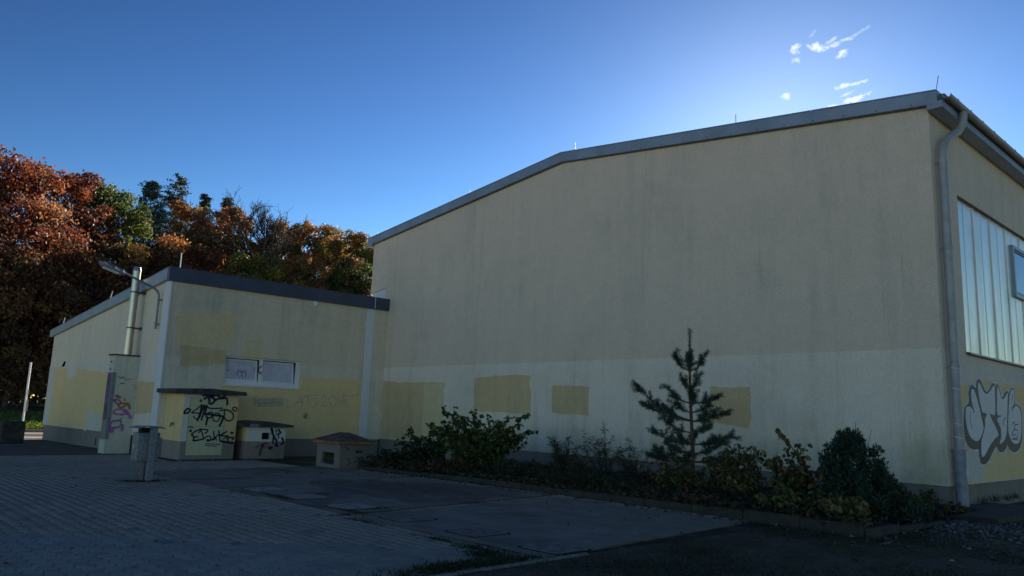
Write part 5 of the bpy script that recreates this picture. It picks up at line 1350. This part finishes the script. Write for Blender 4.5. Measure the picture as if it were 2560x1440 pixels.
# ------------------------------------------------------------------ small ground cover
def litter():
    P, L, C = [], [], []
    def put(n, x0, x1, y0, y1, z, lf=.07, pal=None):
        x = rng.uniform(x0, x1, n); y = rng.uniform(y0, y1, n)
        P.append(np.column_stack([x, y, gz(x) + z + rng.uniform(.006, .02, n)])); L.append(rng.uniform(.6, 1.2, n) * lf)
        C.append(palette(n, pal or [(.16, .11, .06), (.10, .065, .04), (.26, .2, .11), (.07, .05, .035), (.32, .26, .16)], [3, 3, 1.5, 3, .5], .3))
    put(2600, -19.2, -5.1, 12.1, 16.8, .12)
    put(420, -18.8, -6.6, 11.55, 11.94, .0)
    put(60, -18.5, -6.6, 9.5, 11.6, .0)
    put(420, -6.4, -4.0, 11.5, 14.5, -.01)
    put(220, -6.0, -1.5, 9.5, 16.5, -.01, .08)
    put(110, -22, -6.6, 1, 6.2, .004, .05)
    put(120, -20, -6.6, 6.5, 11.5, .008, .05)
    P_, L_, C_ = np.vstack(P), np.concatenate(L), np.vstack(C); n = len(P_)
    V, F = leaves(P_, rand_dir(n) * np.array([1, 1, .15]), unit(rng.normal(0, .35, (n, 3)) + np.array([0, 0, 1])), L_, L_ * .65, .2)
    fast('fallen_leaves', V, F, M['litter'], col=np.repeat(C_, 2, 0), kind='stuff', label='dry fallen leaves along the kerb and in the bed', cat='leaves')
litter()

def tufts(name, label, spots, col):
    P, D, L = [], [], []
    for (x, y, rx_, ry_, n, h, z) in spots:
        n = int(n * 1.5); px = x + rng.normal(0, rx_, n); py = y + rng.normal(0, ry_, n)
        P.append(np.column_stack([px, py, gz(px) + z])); D.append(unit(rng.normal(0, .5, (n, 3)) + np.array([0, 0, 1.0]))); L.append(rng.uniform(.4, 1, n) * h)
    P, D, L = np.vstack(P), np.vstack(D), np.concatenate(L); n = len(P)
    V, F = diamonds(P + D * L[:, None] * .45, D, rand_dir(n), L, .012)
    fast(name, V, F, M['grass'], col=palette(n, col, [1] * len(col), .3), kind='stuff', label=label, cat='grass')
MOSS = [(.035, .05, .016), (.05, .07, .02), (.028, .036, .015), (.07, .075, .03)]
sp_ = [(-6.9, 6.15, .16, .13, 500, .06, -.01), (-6.55, 5.3, .12, .35, 1100, .07, -.01), (-6.5, 6.0, .1, .3, 700, .06, -.01), (-7.3, 6.28, .15, .07, 320, .05, -.01), (-8.0, 6.3, .2, .05, 160, .05, -.01), (-9.9, 6.35, .25, .05, 220, .04, -.01),
       (-11.0, 6.75, .28, .05, 420, .035, 0), (-11.0, 7.3, .06, .25, 300, .03, 0), (-10.62, 6.8, .04, .35, 420, .04, -.01), (-13.2, 6.65, .35, .06, 420, .035, 0), (-13.3, 7.5, .06, .2, 200, .03, 0), (-14.2, 6.42, .5, .05, 300, .035, -.01),
       (-17.2, 5.7, .14, .14, 350, .05, 0), (-17.25, 5.3, .2, .1, 120, .04, 0), (-23.9, 9.8, .25, .7, 900, .07, -.02), (-23.9, 11.6, .25, .7, 700, .07, -.02), (-17.2, 7.5, .1, .35, 200, .03, 0), (-18.7, 9.7, .35, .08, 120, .03, 0)]
for f in np.linspace(0, 1, 22):
    sp_.append((-15.0 - 1.2 * f, 6.4 + 5.4 * f, .02, .12, 60 if f > .3 else 110, .03, -.01)); sp_.append((-10.6 - .7 * f, 6.5 + 5.4 * f, .02, .12, 55, .03, -.01))
tufts('moss_tufts', 'dark moss and grass tufts in the joints of the paving', sp_, MOSS)
gs_ = [(rng.uniform(-6.1, -1.5), rng.uniform(4, 13), .35, .35, 170, .06, -.02) for _ in range(60)] + [(-5.0, 19, .3, 1.5, 200, .12, 0), (-4.6, 6, .8, 1.2, 900, .05, -.02), (-5.6, 7.2, .4, .8, 700, .05, -.02)]
gs_ += [(-5.45, 19 + k * .8, .04, .1, 26, .25, .08) for k in range(4)]
tufts('thin_grass', 'thin dark grass growing over the dirt beside the forecourt', gs_, [(.035, .045, .016), (.05, .06, .022), (.06, .05, .03)])

def gravel():
    n = 900
    x = np.concatenate([rng.normal(-4.75, .35, n // 2), rng.normal(-4.3, .8, n - n // 2)]); y = np.concatenate([rng.normal(15.2, .55, n // 2), rng.normal(14.5, 1.1, n - n // 2)])
    r = rng.uniform(.012, .042, n)
    O = np.array([(1, 0, 0), (0, 1, 0), (-1, 0, 0), (0, -1, 0), (0, 0, .7), (0, 0, -.7)], float)
    V = np.stack([np.column_stack([x, y, gz(x) - .015 + r * .3])] * 6, 1) + (O[None] * (1 + rng.normal(0, .22, (n, 6, 3)))) * r[:, None, None]
    T = np.array([(0, 1, 4), (1, 2, 4), (2, 3, 4), (3, 0, 4), (1, 0, 5), (2, 1, 5), (3, 2, 5), (0, 3, 5)])
    F = ((np.arange(n) * 6)[:, None, None] + T[None]).reshape(-1, 3)
    c = np.repeat(palette(n, [(.2, .19, .17), (.3, .28, .26), (.12, .11, .1)], [3, 1, 2], .2), 8, 0)
    fast('gravel', V.reshape(-1, 3), F, M['litter'], col=c, kind='stuff', label='scattered gravel washed out at the hall corner', cat='gravel')
gravel()
